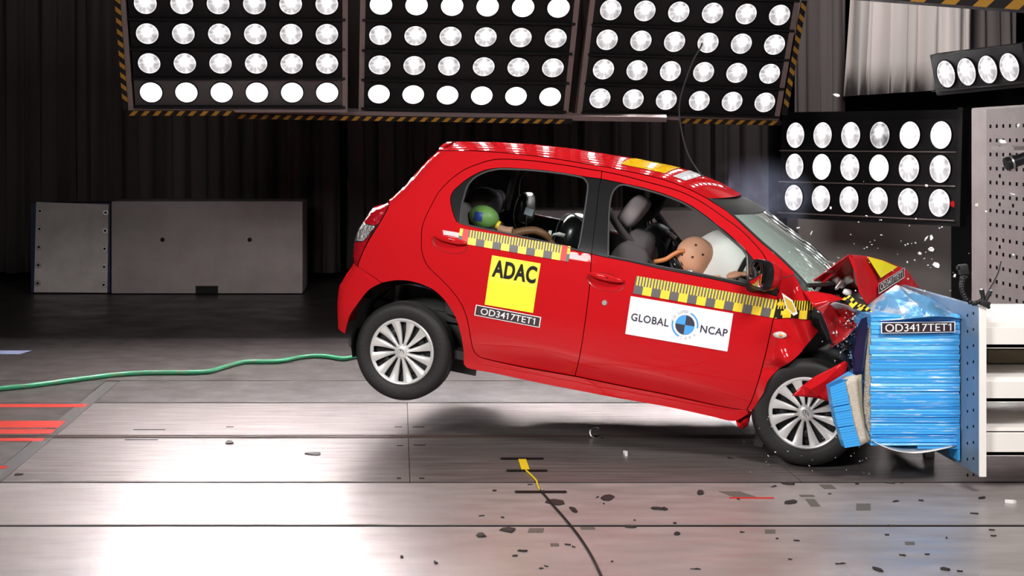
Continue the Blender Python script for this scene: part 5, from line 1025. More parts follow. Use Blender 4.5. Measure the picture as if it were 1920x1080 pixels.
def on_ball(x, z, off=.0015):
    q_ = Mg.transposed() @ Vector((x - .288, 0, z - 1.123)); dy = max(0, 1 - (q_.x / .093) ** 2 - (q_.z / .07) ** 2); return (x, -.44 - .070 * math.sqrt(dy) - off, z)
vs = [on_ball(.243 + .052 * i / 6 , 1.098 + .055 * j / 6) for i in range(7) for j in range(7)]
o = mesh_obj('square_mark', vs, grid_faces(7, 7), mat('blue_square_mark', (.03, .07, .36), .4), gh); o['label'] = 'dark blue square sticker'
b = MB(); b.tube([(.375, -.44, 1.092), (.392, -.44, 1.085)], .026, 14); b.build('neck_band', M['yellow_tape'], cd)
b = MB(); b.tube([(.392, -.44, 1.085), (.405, -.44, 1.080)], .027, 14); b.build('neck_ring', M['black'], cd)
skinned('torso', [(None, (.40, -.42, .78), .08), (0, (.42, -.42, .95), .085), (1, (.44, -.43, 1.03), .05), (2, (.41, -.44, 1.075), .026),
                  (2, (.50, -.50, 1.06), .028), (4, (.56, -.50, 1.085), .027), (5, (.62, -.50, 1.10), .026), (6, (.68, -.48, 1.085), .024), (7, (.72, -.45, 1.05), .02),
                  (0, (.55, -.46, .74), .05), (9, (.70, -.46, .70), .04), (0, (.55, -.36, .74), .05), (11, (.70, -.36, .70), .04)], M['skin_brown'], cd)
b = MB(); b.tube([(.405, -.50, 1.075), (.45, -.51, 1.068), (.49, -.51, 1.072)], [.024, .027, .028], 12); b.build('shoulder', mat('pale_vinyl', (.45, .24, .16), .5), cd)
hand(cd, (.70, -.46, 1.06), (.8, .2, -.5), (.4, 0, .8), M['skin_brown'], .6)
cs = in_car('child_carrier', 'black child seat shell under the green headed dummy', 'child seat')
rbox(MB(), (.30, -.42, .80), (.40, .44, .22), rotm(0, -8, 0), .5).build('seat_base', M['black'], cs, angle=70)
rbox(MB(), (.16, -.42, .98), (.14, .44, .42), rotm(0, -16, 0), .5).build('seat_back', M['seat2'], cs, angle=70)
cs2 = in_car('child_carrier', 'glossy black child seat with bright rims in the far rear seat', 'child seat')
b = MB(); rbox(b, (.40, .20, 1.17), (.075, .30, .20), rotm(0, -6, 0), .55); b.build('head_wing', M['black_gloss'], cs2, angle=70)
b = MB(); b.tube(catmull([(.415, .05, 1.00), (.365, .05, 1.09), (.36, .05, 1.18), (.375, .05, 1.245), (.405, .05, 1.262), (.43, .05, 1.24), (.44, .05, 1.16), (.45, .05, 1.06), (.475, .05, .98)], .02), .004, 6); b.build('rim', M['chrome'], cs2)
b = MB(); b.box((.455, .04, 1.16), (.055, .004, .045), rotm(0, 8, 0)); b.build('tag', mat('pale_blue_tag', (.45, .52, .6), .5), cs2)
rbox(MB(), (.72, .30, 1.02), (.19, .40, .32), rotm(0, 8, 0), .7).build('front_shell', M['black_gloss'], cs2, angle=70)
b = MB(); b.tube(catmull([(.63, .09, 1.0), (.645, .09, 1.12), (.70, .09, 1.185), (.77, .09, 1.17), (.81, .09, 1.12)], .02), .004, 6); b.build('shell_rim', M['seal'], cs2)
rbox(MB(), (.50, .30, .82), (.5, .42, .22), rotm(0, -4, 0), .5).build('seat_base', M['black'], cs2, angle=70)
strap('cloth_strap', [(.645, -.22, .99), (.665, -.22, 1.02), (.675, -.22, 1.06), (.71, -.22, 1.075), (.75, -.22, 1.07)], .028, (.3, -.3, .9), M['airbag'], cs2)
strap('cloth_strap', [(.665, -.23, 1.02), (.66, -.23, 1.06), (.662, -.23, 1.09)], .02, (1, 0, .1), M['airbag'], cs2)
# ------------------------------------------------------------------ crushed sheets
def pv(name): return [Vector(p) for p in D_['P'][name]]
def crumple(name, border, inner, m, parent=None, cuts=2, jit=.004, seed=1, thick=.0025, angle=40, scale=14, smooth=False):
    """sheet spanned over a border and inner points given in 3D (laid out in x, z), broken into small facets and dented"""
    pts = border + inner; P2 = [Vector((p.x, p.z)) for p in pts]; n = len(border)
    vv, ee, ff, ov, oe, of = geometry.delaunay_2d_cdt(P2, [(i, (i + 1) % n) for i in range(n)], [], 0, 1e-7)
    loop = P2[:n]; idx = [o[0] if o else None for o in ov]
    def lift(i):
        if idx[i] is not None: return pts[idx[i]]
        return Vector((vv[i].x, pts[0].y, vv[i].y))
    tris = [f for f in ff if inside(loop, sum(vv[i].x for i in f) / 3, sum(vv[i].y for i in f) / 3)]
    bm = bmesh.new(); V = [bm.verts.new(lift(i)) for i in range(len(vv))]
    for f in tris: bm.faces.new([V[i] for i in f])
    for v in list(bm.verts):
        if not v.link_faces: bm.verts.remove(v)
    if cuts: bmesh.ops.subdivide_edges(bm, edges=list(bm.edges), cuts=cuts, use_grid_fill=True, smooth=.35 if smooth else 0)
    for v in bm.verts:
        q_ = v.co * scale + Vector((seed * 7.3, 0, 0)); d = noise.noise(q_) + .5 * noise.noise(q_ * 2.3)
        v.co += Vector((.35 * noise.noise(q_ + Vector((9, 1, 4))), d, .35 * noise.noise(q_ + Vector((3, 8, 2))))) * jit
    bmesh.ops.recalc_face_normals(bm, faces=bm.faces)
    if sum(f.normal.y * f.calc_area() for f in bm.faces) > 0: bmesh.ops.reverse_faces(bm, faces=bm.faces)
    me = bpy.data.meshes.new(name); bm.to_mesh(me); bm.free(); me.materials.append(m)
    me.polygons.foreach_set('use_smooth', [True] * len(me.polygons)); me.set_sharp_from_angle(angle=R(angle))
    o = bpy.data.objects.new(name, me); o.parent = parent; link(o)
    if thick: md = o.modifiers.new('sheet', 'SOLIDIFY'); md.thickness = thick; md.offset = -1
    return o
# ---------------- bonnet, buckled into a roof shape
hood = crumple('bonnet', pv('hoodA'), pv('hoodA_in'), M['red'], car, 3, .004, 2, .003, 45, 7, True)
tri = pv('hoodtri')
o = mesh_obj('yellow_sticker', [p + Vector((0, -.012, 0)) for p in tri], [(3, 2, 1), (3, 1, 0)], M['yellow'], hood, angle=None); o['label'] = 'corner of a yellow sticker on the buckled bonnet'
hl = pv('hoodlab')
def hood_pt(p, off):   # p.x along, p.y down
    a = hl[0].lerp(hl[1], p.x); b_ = hl[3].lerp(hl[2], p.x); return a.lerp(b_, p.y) + Vector((-.25, -.9, .3)) * (off * 2.5 + .008)
uq = [Vector((0, 0)), Vector((1, 0)), Vector((1, 1)), Vector((0, 1))]
number_plate(uq, hood, hood_pt, (.07, .93, .18, .82))
he = catmull(pv('hoodedge'), .03); vs = []
for i, p in enumerate(he):
    t = i / (len(he) - 1); far = Vector((2.25 + .30 * t, .64, .985 + .0 * t)); m1 = Vector((p.x + .05, -.30, p.z - .10 - .06 * t)); m2 = Vector((p.x + .05, .15, 1.0 - .01 * t))
    lip = [p + Vector((-.004, -.006, -.016)), p + Vector((-.002, -.010, -.004)), p + Vector((.004, -.004, .006)), p + Vector((.02, .03, -.002))]
    c = [p + Vector((.02, .03, -.002)), m1, m2, far]
    vs += lip + [Vector((1 - s, 0, 0)).x ** 3 * c[0] + 3 * s * (1 - s) ** 2 * c[1] + 3 * s * s * (1 - s) * c[2] + s ** 3 * c[3] for s in [k / 12 for k in range(1, 13)]]
hr = mesh_obj('bonnet_rear', vs, grid_faces(len(he), 16), M['red'], hood, angle=60)
md = hr.modifiers.new('sheet', 'SOLIDIFY'); md.thickness = .004
# far side of the nose, less crushed: slam panel and bumper skin towards the far wing
b = MB(); b.box((2.55, .30, .62), (.18, .80, .55), rotm(0, 0, 12), bev=.06); b.build('bumper_beam', M['red_dark'], car)
b = MB(); b.box((2.34, .02, .78), (.50, 1.15, .42), rotm(0, 4, 0), bev=.03); b.box((2.32, -.50, .70), (.34, .30, .40), rotm(10, 0, 8), bev=.03); b.box((2.2, -.1, .95), (.25, .9, .10), rotm(0, -12, 10)); b.build('engine_bay_filler', M['black'], car, angle=50)  # black boxes fill the engine bay, standing in for its shade
rnd = random.Random(5)
for i, (nm, m, loc_, d) in enumerate([('washer_bottle', M['shard'], pv('white1')[0], (.085, .05, .045)), ('reservoir_cap', M['shard'], pv('white2')[0], (.05, .035, .03)), ('cowl_clip', M['alu'], pv('white3')[0], (.09, .03, .05)),
                                    ('coolant_tank', mat('cloudy_tank_plastic', (.5, .5, .48), .4), pv('white1')[0] + Vector((.045, -.01, .015)), (.05, .05, .065)), ('bracket', M['alu'], pv('white2')[0] + Vector((-.05, 0, .03)), (.07, .03, .02))]):
    o = rbox(MB(), (0, 0, 0), d, rotm(20 * i, 30 - 18 * i, 15 * i), .6, 14, 8).build(nm, m, car, angle=50); o.location = loc_
    for v in o.data.vertices: v.co *= 1 + .35 * noise.noise(v.co * 30 + Vector((i * 5, 0, 0)))
hg = catmull(pv('hinge'), .02); b = MB(); b.tube(hg[:len(hg) // 2 + 1], .009, 8); b.build('bonnet_hinge', M['red'], car)
b = MB(); b.tube(hg[len(hg) // 2:], [.011] * (len(hg) - len(hg) // 2), 8); b.build('hinge_sleeve', M['shard'], car)
crumple('wing_top', pv('wingtop'), [], M['red'], car, 3, .008, 4, .003, 40, 18, True)
crumple('wing_base', pv('wing2'), [], M['red'], car, 3, .006, 5, .003, 40, 20, True)
wf = crumple('wing_front', pv('wingfront'), pv('wingfront_in'), M['red_dark'], car, 3, .012, 6, .003, 30, 16)
crumple('torn_lining', pv('lining'), [], mat('grey_lining', (.35, .33, .34), .5), car, 2, .006, 7)
crumple('lamp_bracket', pv('blackwedge'), [], M['black_gloss'], car, 2, .010, 8)
crumple('bumper_skin', pv('redpiece'), pv('redpiece_in'), M['red'], car, 3, .006, 9, .004, 50, 9, True)
crumple('sill_fold', pv('sillfold'), pv('sillfold_in'), M['red'], car, 3, .006, 10, .003, 35, 22)
crumple('bumper_core', pv('blackplastic'), [], M['black'], car, 2, .012, 11)
t2 = pv('tape2')
def tape2_pt(p, off):
    a = t2[0].lerp(t2[1], p.x); b_ = t2[3].lerp(t2[2], p.x); return a.lerp(b_, p.y) + Vector((0, -off, 0)) + Vector((0, .012 * math.sin(p.x * 9), .006 * math.sin(p.x * 11)))
b = MB(); b.cm = 0; patch(b, uq, 0, 1, 0, 1, .0, 16, tape2_pt); b.cm = 1
for k in range(7): patch(b, uq, k / 7, k / 7 + .07, 0, .5, .002, 1, tape2_pt)
for k in range(3): patch(b, uq, .12 + k / 3.2, .12 + k / 3.2 + .16, .5, 1, .002, 2, tape2_pt)
o = b.build('measuring_tape', [M['yellow_tape'], M['ink']], car, angle=None); o['label'] = 'bent piece of yellow and black tape on the torn wing edge'
rp = pv('repeater')[0]; b = MB(); b.cm = 0; b.ball(rp + Vector((0, .0, 0)), (.038, .016, .020), 18, 10, rotm(0, -6, 0)); b.cm = 1; b.ball(rp + Vector((.006, -.012, 0)), (.012, .007, .009), 10, 8)
b.build('turn_signal', [mat('clear_signal_lens', (.62, .58, .55), .15, 0, 1), mat('amber_signal_bulb', (.75, .30, .04), .3)], fender)
def shards(name, centres, n, spread, size, mats, parent, seed):
    rn = random.Random(seed); b = MB()
    for i in range(n):
        c = Vector(rn.choice(centres)) + Vector((rn.gauss(0, spread), rn.gauss(0, spread * .6), rn.gauss(0, spread))); s = size * rn.uniform(.4, 1.5); b.cm = rn.randrange(len(mats))
        Mx = Euler((rn.uniform(0, 6), rn.uniform(0, 6), rn.uniform(0, 6))).to_matrix()
        q_ = [c + Mx @ Vector(p) * s for p in ((-1, -.4, 0), (.9, -.5 * rn.random(), .1), (.3, .7, 0), (0, 0, .35 + .3 * rn.random()))]
        b.add(q_, [(0, 1, 2), (0, 3, 1), (1, 3, 2), (2, 3, 0)])
    return b.build(name, mats, parent, angle=None)
tag(shards('headlamp_splinters', pv('headlamp_c'), 520, .036, .0085, [M['clearshard'], M['black_gloss'], M['shard'], M['black'], M['clearshard']], car, 3), kind='stuff')
tag(shards('bumper_splinters', [pv('headlamp_c')[2] + Vector((.0, 0, -.05)), pv('headlamp_c')[3] + Vector((.02, 0, -.10))], 160, .05, .013, [M['black_gloss'], M['black']], car, 4), kind='stuff')
# ================================================================== deformable barrier
bar = empty('crash_barrier', (2.68, 7.9, 0), (0, 0, 0), 'blue layered crash barrier block with number label bolted to a drilled plate', 'crash barrier')
BO = Vector((2.68, 7.9, 0))
def bpart(o): o.location = -BO; return o
def wv(name): return [Vector(p) for p in D_['P'][name]]
M['blue_layer'] = mat('blue_layered_cladding', (.06, .42, .90), .36, .0, .3, var=(7, (.80, .86, .92), .57, .67, (1.0, 1, 22)))
rn = random.Random(11); b = MB(); z = .196; x0, x1 = 2.4525, 2.9146
while z < .872:
    h = min(rn.uniform(.010, .026), .874 - z); j = rn.uniform(-.004, .004); dep = .40
    a = 7.752 + j; t = rn.uniform(-.004, .004); e = rn.uniform(-.005, .004)
    vs = [(x0 + e, a - t, z), (x1 + e * .4, a - t, z), (x1 + e * .4, a + t + rn.uniform(0, .004), z + h - .0016), (x0 + e, a + t, z + h - .0016), (x0 + e, a + dep, z), (x1, a + dep, z), (x1, a + dep, z + h - .0016), (x0 + e, a + dep, z + h - .0016)]
    b.add(vs, [(0, 1, 2, 3), (1, 5, 6, 2), (0, 3, 7, 4), (3, 2, 6, 7), (0, 4, 5, 1), (4, 7, 6, 5)]); z += h
bpart(b.build('honeycomb_block', M['blue_layer'], bar, angle=None))
b = MB(); b.box((2.80, 8.45, .53), (.22, .62, .66)); bpart(b.build('crushed_core', M['honey'], bar, angle=None))
bpart(crumple('core_edge', wv('honey'), [], M['honey'], bar, 3, .005, 12, .02))
bpart(crumple('gold_sheet', wv('gold'), [], mat('gold_grey_sheet', (.42, .38, .28), .45, .3), bar, 3, .004, 13, .01))
bpart(crumple('bumper_core', wv('tan'), [], mat('tan_honeycomb', (.46, .40, .33), .8, var=(160, (.62, .55, .46), .4, .6)), bar, 3, .004, 14, .07))
bpart(crumple('torn_sheet', wv('navy'), [], M['blue_dark'], bar, 3, .010, 15, .003))
for k, nm in enumerate(('b1', 'b2', 'b3')):
    q_ = wv(nm); b = MB(); nl = 8
    for i in range(nl):
        t0, t1 = i / nl, (i + .93) / nl; j = rn.uniform(-.003, .003)
        f = [q_[0].lerp(q_[3], t0), q_[1].lerp(q_[2], t0), q_[1].lerp(q_[2], t1), q_[0].lerp(q_[3], t1)]
        f = [p + Vector((0, j, 0)) for p in f]; bk = [p + Vector((0, .07, 0)) for p in f]
        b.add(f + bk, [(0, 3, 2, 1), (1, 2, 6, 5), (0, 4, 7, 3), (0, 1, 5, 4), (2, 3, 7, 6), (4, 5, 6, 7)])
    o = bpart(weld(b.build('bumper_block', M['blue'], bar, angle=None)))
bpart(mesh_obj('bumper_top', wv('btop') + [p + Vector((0, .07, 0)) for p in wv('btop')], [(0, 1, 2, 3), (4, 7, 6, 5), (0, 4, 5, 1), (1, 5, 6, 2), (2, 6, 7, 3), (3, 7, 4, 0)], M['blue'], bar, angle=None))
M['foil'] = mat('crumpled_blue_aluminium', (.16, .45, .80), .22, .35, .2, bump=(14, .35, .02), var=(9, (.80, .86, .92), .46, .58))
bpart(crumple('crumpled_sheet', wv('foil'), wv('foil_in'), M['foil'], bar, 4, .006, 16, .003, 30, 18))
ap = catmull(wv('apron'), .02); vs = []
for i, p in enumerate(ap): vs += [p + Vector((0, .0, 0)), p + Vector((0, .10, .012)), p + Vector((0, .24, .03 + .02 * math.sin(i / len(ap) * 3)))]
o = bpart(mesh_obj('hanging_sheet', vs, grid_faces(len(ap), 3), M['alu'], bar, angle=60)); o.modifiers.new('sheet', 'SOLIDIFY').thickness = .003
b = MB(); b.box((2.905, 7.80, .20), (.012, .12, .16)); b.box((2.80, 7.74, .187), (.22, .006, .012)); bpart(b.build('lower_flange', M['blue'], bar, angle=None))
lab = wv('blab')
def lab_pt(p, off): return lab[0].lerp(lab[1], p.x).lerp(lab[3].lerp(lab[2], p.x), p.y) + Vector((0, -off - .004, 0))
bpart(number_plate(uq, bar, lab_pt, (.055, .945, .16, .86)))
b = MB(); b.box((2.936, 8.21, .515), (.030, 1.40, .852), bev=.004); pl = bpart(b.build('back_plate', mat('blue_grey_plate', (.17, .26, .38), .45, .2, var=(3, (.24, .32, .42), .4, .65)), bar, angle=None))
b = MB(); b.box((2.937, 7.508, .515), (.036, .012, .856), bev=.003); bpart(b.build('plate_edge', M['steel_white'], bar, angle=None))
for i in range(11):
    for k, y in enumerate((7.585, 7.665)):
        c = Vector((2.921, y, .90 - .082 * i - .02 * k)); b = MB(); b.lathe([(0, -.001), (.008, -.001), (.0085, .001)], 10, Matrix.Translation(c), 'X'); o = b.build('plate_hole', M['hole'], bar, angle=None); bpart(o)
# ------------------------------------------------------------------ cameras
ac = empty('action_camera', wv('arm')[-1], (0, 0, 0), 'black action camera on a bendy arm clamped to the barrier plate', 'camera'); AO = Vector(wv('arm')[-1])
def apart(o): o.location = -AO; return o
b = MB(); arm = catmull(wv('arm'), .014)
for i, p in enumerate(arm[:-1]): b.ball(p, (.0125, .0125, .0125), 10, 7)
b.tube(arm, .008, 8); apart(b.build('bendy_arm', M['black_gloss'], ac))
c = wv('cam')[0]; b = MB(); b.box(c, (.044, .035, .050), rotm(0, -8, 0), bev=.004); bd = apart(b.build('camera_body', M['black'], ac))
b = MB(); b.tube([c + Vector((-.022, -.004, .008)), c + Vector((-.034, -.006, .009))], .011, 12); b.build('lens', M['black_gloss'], bd)
b = MB(); b.box(c + Vector((0, 0, -.036)), (.022, .02, .022)); b.tube([c + Vector((-.02, -.01, -.045)), c + Vector((.02, .0, -.038))], .006, 8); b.build('mount', M['black'], bd)
cl = wv('clamp'); b = MB(); b.tube([cl[4], cl[1]], [.010, .013], 8); b.tube([cl[4], cl[2]], [.010, .013], 8); b.tube([cl[4], cl[3]], [.014, .008], 8); b.box(cl[0] + Vector((0, 0, -.03)), (.05, .03, .03), rotm(0, 20, 0), bev=.005); apart(b.build('clamp', M['black'], ac))
for j in (1, 2):
    b = MB(); b.ball(cl[j], (.011, .009, .006), 10, 6); apart(b.build('clamp_tip', M['alu'], ac))
b = MB(); b.tube(catmull(wv('whip'), .02), .003, 6); apart(b.build('cable', M['ink'], ac))
h = wv('hscam'); hc_ = empty('high_speed_camera', h[1], (0, 0, 0), 'black high speed camera with long lens mounted on the perforated wall', 'camera'); HO = Vector(h[1])
d = (h[0] - h[1]); b = MB(); b.tube([h[1] + Vector((.04, 0, .02)), h[1] - d * -.35, h[1] + d * .55, h[1] + d * .56, h[1] + d], [.036, .036, .036, .041, .042], 20); o = b.build('lens_barrel', M['black_gloss'], hc_); o.location = -HO
b = MB(); b.tube([h[1] + d * .70, h[1] + d * .78], .0435, 20); o = b.build('focus_ring', M['alu'], hc_); o.location = -HO
b = MB(); b.box(h[1] + Vector((.06, 0, .02)), (.10, .10, .11), bev=.01); o = b.build('camera_body', M['black'], hc_); o.location = -HO
b = MB(); b.box((h[1] + h[2]) / 2 + Vector((.06, 0, .03)), (.03, .04, .16)); b.box(h[2] + Vector((.06, .15, .0)), (.30, .35, .025)); o = b.build('bracket', M['steel_grey'], hc_, angle=None); o.location = -HO
# ------------------------------------------------------------------ floor things
def f2(u, v, z=.0): return Vector(((u - 747) / (v - 270) * (1.76 - z), 2800 * (1.76 - z) / (v - 270), z))
hp = [Vector((p[0], p[1], .019)) for p in D_['P']['hose']]
b = MB(); b.tube(catmull(hp, .06), .018, 12); tag(b.build('hose', M['hose']), 'green air hose trailing over the floor behind the rear wheel', 'hose')
yc = empty('trigger_cable', (D_['P']['cabB'][0][0], D_['P']['cabB'][0][1], 0), (0, 0, 0), 'yellow strip and black lead of a trigger cable taped to the floor', 'cable'); YO = Vector(yc.location)
a0, a1 = f2(979, 862), f2(986, 884); w = Vector((.022, 0, 0))
o = mesh_obj('yellow_strip', [a0 - w + Vector((0, 0, .002)), a0 + w + Vector((0, 0, .002)), a1 + w + Vector((0, 0, .002)), a1 - w + Vector((0, 0, .002)), a0 - w + Vector((0, 0, .006)), a0 + w + Vector((0, 0, .006)), a1 + w + Vector((0, 0, .006)), a1 - w + Vector((0, 0, .006))], [(4, 7, 6, 5), (0, 1, 5, 4), (1, 2, 6, 5), (2, 3, 7, 6), (3, 0, 4, 7)], M['yellow_tape'], yc, angle=None); o.location = -YO
b = MB(); b.tube(catmull([Vector((p[0], p[1], .006)) for p in D_['P']['cabY']], .03), .005, 8); o = b.build('yellow_lead', M['yellow_tape'], yc); o.location = -YO
b = MB(); b.tube(catmull([Vector((p[0], p[1], .005)) for p in D_['P']['cabB']], .04), .0055, 8); o = b.build('black_lead', M['rubber'], yc); o.location = -YO
for (u, v, hw) in ((979, 861.5, .12), (988, 884, .11), (1014, 924, .13)):
    c = f2(u, v); b = MB(); b.box(c + Vector((0, 0, .007)), (hw * 2, .03, .002)); o = b.build('tape_strip', M['ink'], yc, angle=None); o.location = -YO
c = f2(1016, 922); b = MB(); b.ball(c + Vector((0, 0, .012)), (.010, .016, .010), 10, 8); o = b.build('connector', M['alu'], yc); o.location = -YO
# hook by the rail
c = f2(1117, 822); b = MB(); b.tube(catmull([c + Vector(p) for p in ((.03, 0, .012), (.0, 0, .006), (-.028, 0, .02), (-.032, 0, .05), (-.01, 0, .072), (.02, 0, .062))], .01), .008, 8)
tag(b.build('tow_hook', M['chrome']), 'small bright tow hook lying at the floor rail', 'hook')
def scrap(name, u, v, wpx, hpx, m, lab, ang=0, seed=0, skew=0, group=None, z=.002, cat='scrap'):
    rn = random.Random(seed + int(u)); c = f2(u, v); s = c.y / 2800; hw = wpx * s / 2; hd = hpx / 2 * c.y * c.y / (2800 * 1.76); a = R(ang)
    n = 4 if m is M['tape_patch'] else 7; pts = []
    for i in range(n):
        t = 2 * math.pi * (i + .5) / n; k = 1.25 if n == 4 else rn.uniform(.65, 1.15)
        x, y = math.cos(t) * k, math.sin(t) * k
        pts.append(Vector((c.x + x * hw + skew * y * hw, c.y + (y * hd), 0)))
    vs = [p + Vector((0, 0, .0006)) for p in pts] + [p + Vector((0, 0, z + (rn.uniform(0, .006) if n != 4 else 0))) for p in pts]
    o = mesh_obj(name, vs, [tuple(range(n, 2 * n))] + [(i, (i + 1) % n, n + (i + 1) % n, n + i) for i in range(n)], m, angle=None)
    return tag(o, lab, cat, group)
for (u, v, w_, h_, k, lab) in [(1382, 927, 46, 12, -.5, 'largest grey tape patch on the floor beside the short red strip'), (1552, 913, 26, 9, .0, 'square grey tape patch on the floor below the front wheel'), (1513, 930, 30, 4, 0, 'thin bar of the L shaped grey tape pair'), (1524, 943, 20, 16, .3, 'long leg of the L shaped grey tape pair'),
                          (1619, 951, 30, 14, .6, 'slanted grey tape patch on the floor in front of the blue barrier'), (1444, 997, 22, 8, .3, 'grey tape patch under the near floor joint in front of the front wheel'), (1706, 1019, 20, 6, .3, 'pale grey tape patch on the near floor plate below the barrier'), (1005, 995, 32, 9, .2, 'grey tape patch touching the near floor joint left of the black lead'),
                          (1040, 1022, 18, 6, .1, 'small grey tape patch left of the black lead near the bottom'), (1102, 991, 30, 5, 0, 'grey tape patch on the near floor joint right of the black lead')]:
    scrap('tape_patch', u, v, w_, h_, M['tape_patch'], lab, skew=k, cat='tape patch')
c = f2(1402, 934.5); b = MB(); b.box(c + Vector((.02, 0, .003)), (.22, .012, .004)); tag(b.build('red_strip', M['red_ink'], angle=None), 'thin red strip lying beside the largest grey tape patch', 'strip')
darks = [(1313, 925, 12, 8, 'black leaf shaped scrap left of the largest grey tape patch'), (1477, 908, 24, 4, 'flat dark scrap on the floor joint below the front wheel'), (1481, 943, 28, 7, 'dark scrap left of the L shaped tape pair'), (1647, 1069, 16, 8, 'brown black scrap at the bottom edge below the barrier'),
         (1773, 1069, 16, 5, 'small dark scrap at the bottom right'), (1244, 955, 16, 5, 'dark flake right of the slanted black scraps'), (1140, 935, 26, 12, 'slanted black scrap right of the taped cable end'), (1232, 954, 34, 6, 'long flat black scrap below the sill of the front door'), (1075, 957, 12, 12, 'crooked black scrap right of the black lead'),
         (1040, 943, 34, 12, 'thin black scrap crossing the black lead'), (903, 1005, 18, 8, 'black scrap left of the tape patch at the near joint'), (953, 995, 30, 9, 'long black scrap just under the near floor joint'), (980, 1034, 18, 3, 'thin dark sliver near the bottom left of the black lead'), (753, 1046, 6, 4, 'black speck low on the bright floor'),
         (817, 1057, 7, 4, 'black crumb at the bottom right of the bright floor'), (1270, 1002, 14, 7, 'black scrap below the near joint under the front door'), (1183, 989, 26, 4, 'black flake lying in the near floor joint'), (430, 831, 18, 6, 'black scrap alone on the bright floor under the hose'), (588, 852, 34, 6, 'squiggly black thread on the bright floor'),
         (35, 891, 14, 3, 'dark flake at the left end of the bright plate'), (1607, 908, 8, 3, 'tiny dark flake below the bumper blocks'), (1370, 860, 10, 3, 'dark flake under the front door sill shadow'), (1840, 935, 14, 3, 'black fragment beside the white chip at the right')]
for i, (u, v, w_, h_, lab) in enumerate(darks): scrap('plastic_scrap', u, v, w_, h_, M['dark_patch'], lab, seed=i, skew=random.Random(i).uniform(-.6, .6), z=.004)
scrap('plastic_chip', 1173, 853, 10, 7, M['shard'], 'small white chip on the dark floor plate below the door', seed=3, z=.012); scrap('plastic_chip', 1895, 943, 24, 4, M['shard'], 'white chip lying on the floor at the right edge', seed=4, z=.012)
rn = random.Random(21)
for i in range(36):
    u = rn.uniform(900, 1900); v = rn.uniform(905, 1075); w_ = rn.uniform(3, 11)
    scrap('floor_crumb', u, v, w_, rn.uniform(1, 2.5), M['dark_patch'], 'tiny dark crumb scattered on the near floor plates', seed=i + 50, group='dark crumbs on the near floor', skew=rn.uniform(-2, 2), cat='crumb')
# ------------------------------------------------------------------ chips in the air
def chip(u, v, Y, wpx, hpx, lab, seed, group=None, ang=0, m='shard', name='flying_chip'):
    rn = random.Random(seed); c = w_at(u, v, Y); s = Y / 2800; a = R(ang); b = MB(); n = 6; ring = []
    for i in range(n):
        t = 2 * math.pi * i / n; k = rn.uniform(.7, 1.15); x, z = math.cos(t) * wpx / 2 * s * k, math.sin(t) * hpx / 2 * s * k
        ring.append(Vector((x * math.cos(a) - z * math.sin(a), rn.uniform(-.008, .008), x * math.sin(a) + z * math.cos(a))))
    th = max(.002, min(wpx, hpx) * s * .18); vs = [p - Vector((0, th, 0)) for p in ring] + [p + Vector((0, th, 0)) for p in ring]
    o = mesh_obj(name, vs, [tuple(reversed(range(n))), tuple(range(n, 2 * n))] + [(i, (i + 1) % n, n + (i + 1) % n, n + i) for i in range(n)], M[m], angle=30, loc=c)
    return tag(o, lab, 'debris', group)
for i, a in enumerate([(1569, 179, 9.2, 15, 7, 'grey white chip flying highest, left of the pale curtain hem', -15), (1879, 266, 8.6, 16, 9, 'large white chip flying in front of the perforated wall above the long lens', -15), (1756, 497, 8.0, 14, 13, 'rounded white chip flying left of the action camera', 0), (1745, 467, 8.2, 11, 9, 'white chip flying above the rounded chip near the lamp wall corner', 0),
                       (1737, 447, 8.2, 12, 4, 'slanted white splinter flying under the lower lamp wall', 50), (1746, 446, 8.2, 6, 12, 'upright white splinter beside the slanted one under the lamp wall', 0), (1725, 475, 8.2, 7, 7, 'small triangular white chip flying over the bonnet sticker', 0), (1790, 517, 7.9, 9, 4, 'thin white splinter flying touching the action camera', 55), (1831, 384, 8.4, 8, 7, 'white chip flying in front of the wall below the long lens', 0),
                       (1497, 427, 8.4, 8, 3, 'short white sliver flying over the windscreen', 10), (1521, 437, 8.3, 9, 3, 'hooked pale sliver flying right of the windscreen', 60), (1557, 390, 8.4, 4, 6, 'small white chip flying at the lower lamp wall foot', 0), (1737, 348, 8.5, 7, 5, 'white chip flying in front of the right lamps of the lower wall', 0), (1899, 364, 8.6, 12, 3, 'curved pale sliver flying before the perforated wall', -20), (1909, 235, 8.8, 4, 8, 'white flake flying at the upper right edge', -20)]):
    chip(*a[:6], 100 + i, None, a[6])
o = chip(1786, 382, 8.6, 8, 14, 'small red fragment flying beside the last lamp of the lower wall', 150, None, 0, 'red')
rn = random.Random(9)
for i in range(55):
    u = min(max(rn.gauss(1680, 90), 1480), 1900); v = min(max(rn.gauss(470, 55), 330), 545); s = rn.uniform(1.5, 4.5)
    chip(u, v, rn.uniform(7.9, 8.7), s, s * rn.uniform(.4, 1), 'tiny white chip flying above the crushed bonnet and barrier', 300 + i, 'tiny chips flying over the crash', rn.uniform(0, 180), name='tiny_chip')
for i in range(40):
    u = rn.uniform(1390, 1640); v = rn.uniform(780, 890); s = rn.uniform(1.2, 3)
    chip(u, v, rn.uniform(7.3, 7.6) if v < 860 else 7.2, s, s * .7, 'tiny grey splinter sprayed in the air around the front wheel', 500 + i, 'splinters sprayed around the front wheel', rn.uniform(0, 180), 'clearshard', name='tiny_splinter')
pc = [Vector(p) for p in D_['P']['chip']]
root = in_car('torn_sticker', 'torn card with a yellow print flying in front of the crumpled wing tape', 'debris')
o = mesh_obj('card', pc, [(0, 1, 2, 3, 4)], mat('pale_card', (.7, .68, .66), .5), root, angle=None); o.modifiers.new('card', 'SOLIDIFY').thickness = .002
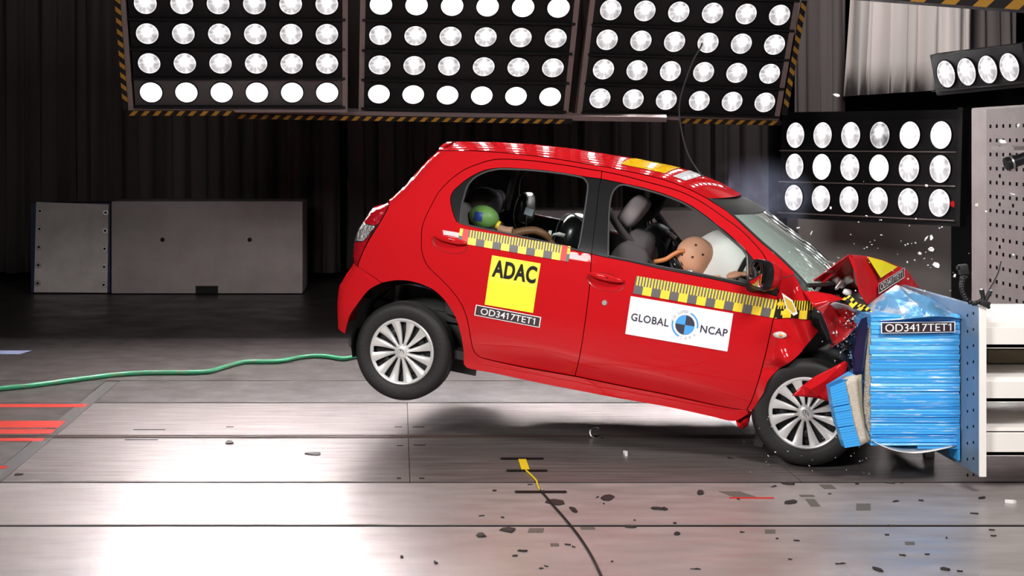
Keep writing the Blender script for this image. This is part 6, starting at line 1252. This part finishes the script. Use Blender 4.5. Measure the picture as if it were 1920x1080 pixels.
c_ = sum(pc, Vector()) / 5; mesh_obj('card_print', [c_ + (p - c_) * .72 + Vector((0, -.003, 0)) for p in pc], [(0, 1, 2, 3, 4)], mat('gold_print', (.55, .36, .03), .5), root, angle=None)
# ------------------------------------------------------------------ smoke of the airbag charge
def smoke():
    c = w_at(1420, 372, 9.2); b = MB(); b.ball((0, 0, 0), (.36, .30, .28), 24, 14); m = bpy.data.materials.new('thin_blue_smoke'); m.use_nodes = True; nt = m.node_tree; nt.nodes.clear(); N = nt.nodes.new; Lk = nt.links.new
    o_ = N('ShaderNodeOutputMaterial'); v = N('ShaderNodeVolumePrincipled'); v.inputs['Color'].default_value = (.62, .68, .95, 1); v.inputs['Anisotropy'].default_value = .3
    tc = N('ShaderNodeTexCoord'); n = N('ShaderNodeTexNoise'); n.inputs['Scale'].default_value = 5.0; n.inputs['Detail'].default_value = 4; n.inputs['Distortion'].default_value = .8; Lk(tc.outputs['Object'], n.inputs[0])
    r_ = N('ShaderNodeMapRange'); r_.inputs[1].default_value = .42; r_.inputs[2].default_value = .75; r_.inputs[4].default_value = 1.5; Lk(n.outputs[0], r_.inputs[0])
    ln = N('ShaderNodeVectorMath'); ln.operation = 'LENGTH'; sc_ = N('ShaderNodeVectorMath'); sc_.operation = 'MULTIPLY'; sc_.inputs[1].default_value = (1 / .36, 1 / .30, 1 / .28); Lk(tc.outputs['Object'], sc_.inputs[0]); Lk(sc_.outputs[0], ln.inputs[0])
    f = N('ShaderNodeMapRange'); f.inputs[1].default_value = 1.0; f.inputs[2].default_value = .15; Lk(ln.outputs['Value'], f.inputs[0])
    mu = N('ShaderNodeMath'); mu.operation = 'MULTIPLY'; Lk(r_.outputs[0], mu.inputs[0]); Lk(f.outputs[0], mu.inputs[1]); Lk(mu.outputs[0], v.inputs['Density']); Lk(v.outputs[0], o_.inputs['Volume'])
    o = b.build('smoke', m, loc=c); tag(o, 'thin bluish smoke drifting off the top of the windscreen', 'smoke', kind='stuff')
smoke()
